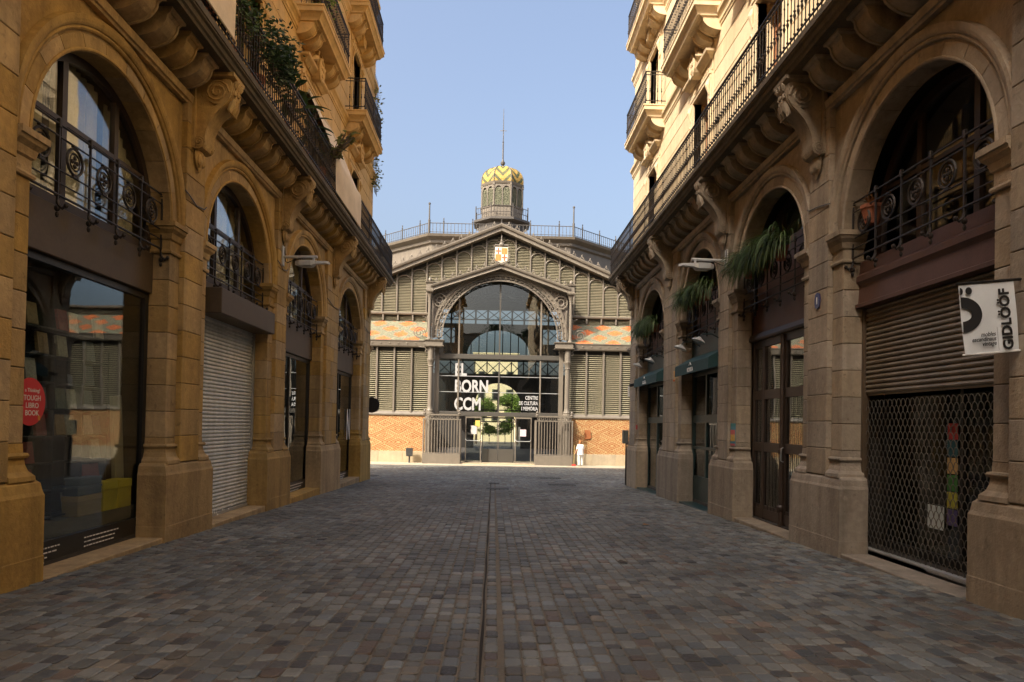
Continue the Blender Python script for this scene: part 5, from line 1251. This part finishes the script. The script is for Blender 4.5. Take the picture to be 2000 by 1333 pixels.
def bigleaf(side, u, z, d, label, n, L_, wd_, seed, mt, lean=0.0):
    rr = random.Random(seed); M = W(side, u, z, d); t = thing('broadleaf_plant', label, 'plant', tuple(M.translation), 'plants on the long balcony'); m = MB(); st = MB()
    for i in range(n):
        a = rr.uniform(0,2*pi); q = rr.random(); o = Vector((lean*q+rr.gauss(0,.08), rr.gauss(0,.16)+.7*lean*q, .1+q*.75)); l = L_*rr.uniform(.6,1.1); dr = Vector((cos(a), sin(a), rr.uniform(-.2,.7))).normalized(); sd = dr.cross(Vector((0,0,1))).normalized()
        A, B = [], []
        for k in range(6):
            f = k/5; w = wd_*sin(pi*(f*.92+.04)); p_ = o+dr*l*f+Vector((0,0,-.25*l*f*f)); A.append(p_-sd*w+Vector((0,0,.25*w))); B.append(p_+sd*w+Vector((0,0,.25*w)))
        mid_ = [(x+y)/2-Vector((0,0,.25*wd_*.5)) for x, y in zip(A, B)]
        m.loft([A, mid_, B], caps=False, close=False); st.tube([(0,0,-.2),tuple(o*.6),tuple(o)], .01, 4)
    mk('leaves', m, mt, t, M); mk('stems', st, BARK, t, M); mk('pot', MB().lathe([(.12,-.45),(.18,-.1),(.2,-.1),(.2,-.05),(.15,-.05)], 10), TERRA, t, M @ T(-.22,0,-.12)); return t
bigleaf(-1, 15.2, 8.05, .38, 'broad-leaved green plant standing behind the balcony rail', 16, .5, .09, 31, LEAFG)
bigleaf(-1, 16.6, 8.0, .42, 'dark long-leaved plant beside the cream awning cloth', 26, .55, .055, 32, LEAFD)
bigleaf(-1, 18.0, 8.1, .50, 'pale variegated plant leaning out over the balcony rail', 70, .26, .05, 33, LEAFV, lean=.55)
# creeper on the far corner of the ochre building
rr = random.Random(44)
def fn(r):
    z = r.uniform(10.6, 14.6); return (r.gauss(.15,.10), r.uniform(-.45,.45)+.15*sin(z*3), z)
M = W(-1, 27.75, 0, -.1); t = thing('creeper', 'leafy creeper hanging down the far upper corner of the ochre building', 'plant', tuple(W(-1,27.75,10.6,0).translation)); mk('foliage', leafy(420, rr, .07, fn), LEAFV, t, M)
m = MB()
for k in range(6): m.tube([(.08,-.4+.16*k,15.0),(.14,-.35+.14*k,13),(.1,-.4+.17*k,11),(.15,-.3+.1*k,10.4)], .008, 4)
mk('stems', m, BARK, t, M)
M = W(-1, mid(3,BL)-1.2, 11.9, .45); bush(-1, mid(2,BL)-.8, 11.9, .42, 'light green plant on the second-floor balcony of the ochre building', 420, .045, (.1,.35,.5), 47, LEAFB, group='plants on upper balconies')
# cream awning cloths let down over the balcony rail
def cloth(u0, u1, label, z1):
    uc = (u0+u1)/2; hw = (u1-u0)/2; M = W(-1, uc); t = thing('awning_cloth', label, 'awning', tuple(W(-1, uc, 7.4, .6).translation), 'cream awning cloths on the balcony'); rg = []
    path = [(-.05,9.95),(.15,9.5),(.36,9.0),(.56,8.52),(.635,8.43),(.66,8.30),(.668,8.0),(.672,7.7),(.675,z1)]
    for x, z in path: rg.append([(x+.012*sin(j*.9+z*3), -hw+2*hw*j/16, z+(.02*sin(j*.8) if z == z1 else 0)) for j in range(17)])
    mk('cloth', MB().loft(rg, caps=False, close=False), CLOTH, t, M, smooth=True); mk('roller', MB().tube([(-.08,-hw,9.98),(-.08,hw,9.98)], .05, 8), CLOTH, t, M)
    mk('bottom_rod', MB().tube([(.678,-hw,z1),(.678,hw,z1)], .016, 6), CLOTH, t, M)
cloth(8.9, 11.1, 'cream awning cloth over the balcony rail at the top left edge', 7.45)
cloth(18.2, 21.6, 'long cream awning cloth hanging over the balcony rail beyond the plants', 7.42)
# ------------------------------------------------------------------ left shop window display
BX = lambda u, z, d: T(XL+d, u, z)
sh = thing('book_display', 'tall black shelf of books behind the nearest left shop window', 'bookshelf', (XL-1.5, 8.9, G(9)+.1)); zf = G(9)+.1
DK = mat('black_shelf', (.02,.02,.02), .6)
mk('back_panel', MB().box(-1.62, -1.58, 7.75, 10.2, zf, 2.5), DK, sh, T(XL+.72,0,0))
for i in range(8): mk('shelf', MB().box(-1.58, -1.36, 7.75, 10.2, zf+.45+.33*i, zf+.47+.33*i), DK, sh, T(XL+.72,0,0))
for y in (7.75, 8.37, 8.98, 9.6, 10.2): mk('upright', MB().box(-1.578, -1.362, y-.015, y+.015, zf, 2.5), DK, sh, T(XL+.72,0,0))
rr = random.Random(8); bkm = []
for c_ in ((.40,.38,.30),(.34,.24,.13),(.10,.12,.15),(.26,.06,.05),(.46,.45,.42),(.16,.19,.16)): bkm.append(MB().bbox(-.02, .02, -.10, .10, 0, .26, .003).mesh('book', mat('book_cover', c_, .6, noise=(25,.8))))
BC = ('cream','tan','slate','red','white','green-grey'); NTH = ('lowest','second','third','fourth','fifth','sixth','seventh','top'); PTH = ('first','second','third','fourth','fifth','sixth','seventh','eighth')
for i in range(8):
    for j_, y in enumerate((7.95, 8.17, 8.57, 8.79, 9.18, 9.4, 9.8, 10.0)):
        if rr.random() < .25: continue
        bi = rr.randrange(6)
        o = mk('book', bkm[bi], None, None, T(XL-.68, y, zf+.475+.33*i) @ RY(-.14)); tag(o, '%s book, %s from the left on the %s shelf of the left shop window' % (BC[bi], PTH[j_], NTH[i]), 'book', 'books on the shop shelf')
mk('window_plinth', MB().box(-.9, -.5, 7.7, 10.8, zf, zf+.42), DARKIN, LB, T(XL,0,0))
for (u, w_, h_, z_, c_, lab) in ((9.55,.55,.26,0,(.36,.26,.12),'cardboard-brown box at the bottom of the left shop window'),(9.55,.55,.12,.265,(.10,.13,.16),'dark blue-grey box on the brown box in the shop window'),(9.57,.5,.10,.39,(.13,.16,.19),'slim grey box topmost of the stack in the shop window'),(10.05,.36,.40,0,(.62,.52,.05),'nearer yellow box of the pair in the shop window'),(10.44,.36,.40,0,(.68,.55,.05),'farther yellow box of the pair in the shop window')):
    M = T(XL-.69, u, zf+.42+z_+.002); o = thing('display_box', lab, 'box', tuple(M.translation), 'boxes in the shop window'); mt_ = mat('box_card', c_, .7, noise=(6,.3)); mk('body', MB().bbox(-.0,.2,-w_/2,w_/2,0,h_*.8,.006), mt_, o, M); mk('lid', MB().bbox(-.007,.207,-w_/2-.007,w_/2+.007,h_*.72,h_,.006), mat('box_lid', tuple(min(1,x*1.25) for x in c_), .7), o, M)
mk('leaning_board', MB().bbox(-.03,.03,-.12,.12,0,1.6,.005), mat('cream_board', (.5,.45,.34), .7), LB, T(XL-.72, 10.72, zf+.42) @ RX(.10))
# round red sticker on the glass
M = T(XL-.452, 8.22, 1.76); o = tag(mk('round_sticker', MB().prism([(.27*cos(2*pi*i/48), .27*sin(2*pi*i/48)) for i in range(48)], 0, .004, 'yz'), mat('sticker_red', (.55,.02,.025), .45), None, M), 'round red sticker with white lettering on the left shop window', 'sticker')
for k, (s_, sz, z) in enumerate((('a Thinking!',.06,.11),('TOUGH',.085,.015),('LIBRO',.085,-.07),('BOOK',.085,-.155))): mk('sticker_lettering', text_mb(s_, sz, .001, .004), WHITE, o, M @ T(.007, .03, z) @ RZ(pi/2) @ RX(pi/2))
mk('sticker_mark', MB().box(.004,.007,0.14,.18,-.21,-.155), mat('sticker_orange', (.6,.25,.03), .5), o, M)
# table and chair seen through the third left window
t = thing('cafe_table', 'small dark table inside the third left shop window', 'table', (XL-1.1, 19.2, G(19)+.1)); zf = G(19)+.1
mk('table_top', MB().lathe([(.38,.72),(.40,.74),(.40,.76)], 20), BLACKM, t, T(XL-1.0,19.2,zf)); mk('leg', MB().tube([(0,0,0),(0,0,.73)], .03, 8), BLACKM, t, T(XL-1.0,19.2,zf)); mk('base', MB().lathe([(.25,0),(.25,.02),(.05,.04)], 16), BLACKM, t, T(XL-1.0,19.2,zf))
# ------------------------------------------------------------------ in front of the market
M = T(-5.45, 46.9, Z0+.05); o = thing('litter_bin', 'dark square litter bin on a post before the brick wall', 'bin', tuple(M.translation)); BK = mat('bin_black', (.03,.03,.03), .5, noise=(6,.4))
mk('bin_body', MB().rects([(.42,-.02),(.45,0),(.92,.015),(.95,.02),(.95,-.02),(.9,-.02)], -.2, .2, -.15, .15), BK, o, M); mk('post', MB().lathe([(.09,0),(.06,.05),(.05,.5),(.05,.9)], 8), BK, o, M)
# person in white
def person():
    t = thing('person', 'person in white shirt and trousers standing beside the market wall', 'person', (5.62, 46.0, Z0+.05))
    J = {'pel':(0,0,.90),'sp':(0,-.01,1.08),'ch':(0,-.01,1.27),'nk':(-.01,0,1.42),'hd':(-.03,.03,1.50),'ht':(-.03,.03,1.62),
         'lh':(-.095,0,.86),'lk':(-.10,.02,.47),'la':(-.10,-.01,.09),'lt':(-.12,.13,.035),'rh':(.095,0,.86),'rk':(.11,.03,.47),'ra':(.12,.0,.09),'rt':(.12,.14,.035),
         'ls':(-.175,0,1.35),'le':(-.25,.02,1.08),'lw':(-.27,.16,.90),'lf':(-.27,.21,.84),'rs':(.165,0,1.35),'re':(.23,.0,1.08),'rw':(.22,.14,.88),'rf':(.21,.19,.82)}
    E_ = [('pel','sp'),('sp','ch'),('ch','nk'),('nk','hd'),('hd','ht'),('pel','lh'),('lh','lk'),('lk','la'),('la','lt'),('pel','rh'),('rh','rk'),('rk','ra'),('ra','rt'),('ch','ls'),('ls','le'),('le','lw'),('lw','lf'),('ch','rs'),('rs','re'),('re','rw'),('rw','rf')]
    Rd = {'pel':.145,'sp':.145,'ch':.16,'nk':.052,'hd':.085,'ht':.072,'lh':.11,'rh':.11,'lk':.085,'rk':.085,'la':.07,'ra':.07,'lt':.04,'rt':.04,'ls':.072,'rs':.072,'le':.058,'re':.058,'lw':.034,'rw':.034,'lf':.03,'rf':.03}
    names = list(J); me = bpy.data.meshes.new('body'); me.from_pydata([J[n] for n in names], [(names.index(a), names.index(b)) for a, b in E_], [])
    o = bpy.data.objects.new('body', me); COL.objects.link(o); sk = o.modifiers.new('s', 'SKIN'); ss = o.modifiers.new('d', 'SUBSURF'); ss.levels = 2; ss.render_levels = 2
    for i, n in enumerate(names):
        v = me.skin_vertices[0].data[i]; r_ = Rd[n]; v.radius = (r_, r_*.78) if n in ('pel','sp','ch') else (r_, r_); v.use_root = n == 'pel'
    bpy.context.view_layer.update(); out = bpy.data.meshes.new_from_object(o.evaluated_get(bpy.context.evaluated_depsgraph_get())); bpy.data.objects.remove(o)
    out.materials.clear(); WHC = mat('white_cotton', (.80,.79,.76), .85, bump=(30,.3,.01)); SKN = mat('skin', (.48,.27,.17), .6); SHO = mat('grey_shoe', (.25,.24,.23), .7)
    for q in (WHC, SKN, SHO): out.materials.append(q)
    for p_ in out.polygons:
        c = p_.center; p_.use_smooth = True
        p_.material_index = 2 if c.z < .075 else (1 if (c.z > 1.42 or (abs(c.x) > .19 and c.z < 1.12 and c.z > .75)) else 0)
    B = T(5.62, 46.0, Z0+.05) @ RZ(.35)
    mk('body', out, parent=t, M=B)
    h = MB().ball((-.03,.015,1.575), .102, 12, 8, (.95,1.05,1.0)); h.ball((-.03,-.02,1.50), .085, 10, 6, (.95,.8,1.0)); mk('hair', h, mat('auburn_hair', (.30,.12,.035), .7, bump=(60,.5,.01)), t, B, smooth=True)
    # face on the far side, towards the wall
    f_ = MB().ball((-.03,.125,1.535), .018, 6, 4, (.8,1,1.4)); f_.ball((-.065,.108,1.555), .012, 6, 4); f_.ball((.005,.108,1.555), .012, 6, 4); mk('face', f_, SKN, t, B)
    sh_ = MB().loft([[(.205*cos(a)*k, .15*sin(a)*k-.01, z+.012*sin(a*5)) for a in [2*pi*i/20 for i in range(20)]] for k, z in ((1.06,.74),(1.0,.82),(.92,1.0),(.86,1.1))], caps=False); mk('shirt_hem', sh_, WHC, t, B, smooth=True)
    for s in (-1, 1):
        x, y, z = J['lf' if s < 0 else 'rf']; m = MB().ball((x,y-.01,z+.01), .036, 8, 5, (.7,.9,1.1))
        for k in range(4): m.tube([(x-.02+.013*k, y+.01, z-.01),(x-.02+.013*k, y+.035, z-.045),(x-.02+.013*k, y+.02, z-.075+.006*abs(k-1.5))], [.009,.009,.007], 5)
        m.tube([(x+s*-.025,y,z+.01),(x+s*-.045,y+.02,z-.02),(x+s*-.04,y+.035,z-.04)], [.011,.010,.007], 5); mk('hand', m, SKN, t, B, smooth=True)
person()
# broom leaning by the porch
t = thing('broom', 'long-handled broom with a red head at the porch corner', 'broom', (5.25, 46.35, Z0+.05)); M = T(5.25, 46.35, Z0+.05)
mk('handle', MB().tube([(0,0,.1),(.03,.15,1.35)], .016, 6), mat('broom_handle', (.55,.40,.15), .6), t, M); mk('brush_head', MB().loft([[(-.16,-.04,.0),(.16,-.04,0),(.16,.05,0),(-.16,.05,0)],[(-.10,-.03,.12),(.10,-.03,.12),(.10,.04,.12),(-.10,.04,.12)]]), mat('broom_red', (.40,.03,.02), .7), t, M)
# terracotta plaque on the brick wall
M = T(6.25, FY-.04, 1.05); o = tag(mk('wall_plaque', MB().prism([(-.2,-.3),(-.2,.3),(.12,.3),(.22,.18),(.18,.02),(.24,-.12),(.2,-.26),(.1,-.3)], -.03, .03), mat('rust_plaque', (.30,.10,.03), .8, noise=(8,.4)), None, M), 'rust-brown plaque on the diamond brick wall above the person', 'plaque')
# ------------------------------------------------------------------ trees and the house behind the market; trees behind the camera
def tree(name, x, y, zb, h, cr, n, mt, label, size, seed, grp, trunk=.2):
    rr = random.Random(seed); t = thing(name, label, 'tree', (x,y,zb), grp); M = T(x,y,zb); tr = MB(); hb = h*.42
    tr.tube([(0,0,0),(.05,.03,hb*.5),(.0,.08,hb)], [trunk,trunk*.8,trunk*.65], 8); cl = []
    for k in range(11):
        a = k*2.4+rr.uniform(-.3,.3); q = rr.uniform(.3,1); e = Vector((cos(a)*cr*q*.75, sin(a)*cr*q*.75, hb+(h-hb)*rr.uniform(.25,.9))); mid_ = Vector((e.x*.4, e.y*.4, hb+(e.z-hb)*.55)); tr.tube([(0,.06,hb*.9),tuple(mid_),tuple(e)], [trunk*.5,trunk*.3,trunk*.08], 6); cl.append((e, cr*rr.uniform(.28,.5)))
        for _ in range(2):
            o = e+Vector((rr.gauss(0,1),rr.gauss(0,1),rr.gauss(0,.7)))*cr*.3; tr.tube([tuple(mid_),tuple(o)], [trunk*.15,trunk*.04], 4); cl.append((o, cr*rr.uniform(.2,.36)))
    mk('trunk', tr, BARK, t, M)
    def fn(r):
        c, s = r.choice(cl); v = Vector((r.gauss(0,1),r.gauss(0,1),r.gauss(0,1))).normalized()*s*r.random()**.4; v.z *= .75; return c+v
    mk('crown', leafy(n, rr, size, fn), mt, t, M); return t
tree('street_tree', -2.4, 98, G(48), 6.4, 2.7, 8500, LEAFB, 'bright green tree seen through the left of the market doors', .13, 61, 'trees beyond the market')
tree('street_tree', 3.2, 97, G(48), 7.0, 2.9, 8500, LEAFB, 'bright green tree seen through the right of the market doors', .13, 62, 'trees beyond the market')
tree('plane_tree', -4.5, -23, 0, 15.0, 5.2, 11000, LEAFD, 'large tree behind the camera, reflected left in the portal glass', .20, 63, 'trees behind the camera', .3)
tree('plane_tree', 3.4, -24, 0, 18.5, 6.0, 14000, LEAFD, 'large tree behind the camera, reflected right in the portal glass', .20, 64, 'trees behind the camera', .35)
hs_ = thing('cream_house', 'cream house with green shutters seen through the market glass', 'house', (.6, 112, G(48)))
CRM = mat('cream_plaster', (.72,.62,.38), .85, noise=(1,.25)); 
mk('wall', MB().box(-3.2, 3.6, 112, 119, -1.1, 12.4), CRM, hs_); mk('cornice', MB().rects([(12.4,0),(12.5,.15),(12.7,.25),(12.8,.25)], -3.2, 3.6, 112, 119), CRM, hs_)
for zf_ in (2.2, 5.4, 8.2):
    for x in (-2.0, .2, 2.4):
        w_ = mk('window', MB().box(x-.55, x+.55, 111.9, 112.0, zf_, zf_+1.7), mat('house_shutter', (.12,.14,.09), .7), hs_); mk('pane', MB().box(x-.35, x+.35, 111.86, 111.9, zf_+.1, zf_+1.6), BLACKM, w_)

for x, y, r_, h_, lab, sd in ((-.6, 99, 1.3, 2.6, 'low bright shrub left of centre beyond the market doors', 71), (1.6, 100, 1.4, 3.0, 'low bright shrub right of centre beyond the market doors', 72)):
    tree('shrub', x, y, G(48), h_, r_, 3600, LEAFB, lab, .11, sd, 'shrubs beyond the market', .06)
# house row added behind the camera to block low sky light; seen only reflected
bh = thing('sky_block_house', 'tall plain house added behind the camera to block low sky light', 'house', (0, -46, 0))
HP = mat('house_plaster', (.34,.28,.20), .9, noise=(1,.3)); mk('wall', MB().box(-34, 34, -56, -46, -.2, 19), HP, bh); mk('cornice', MB().rects([(19,0),(19.2,.3),(19.5,.4)], -34, 34, -56, -46), HP, bh)
wm_ = MB().box(-.6, .6, -.02, .06, 0, 2.2).mesh('window', BLACKM)
for zf_ in (1.0, 5.0, 8.6, 12.2, 15.6):
    for k in range(-7, 8): mk('window', wm_, parent=bh, M=T(3.6*k, -46, zf_))
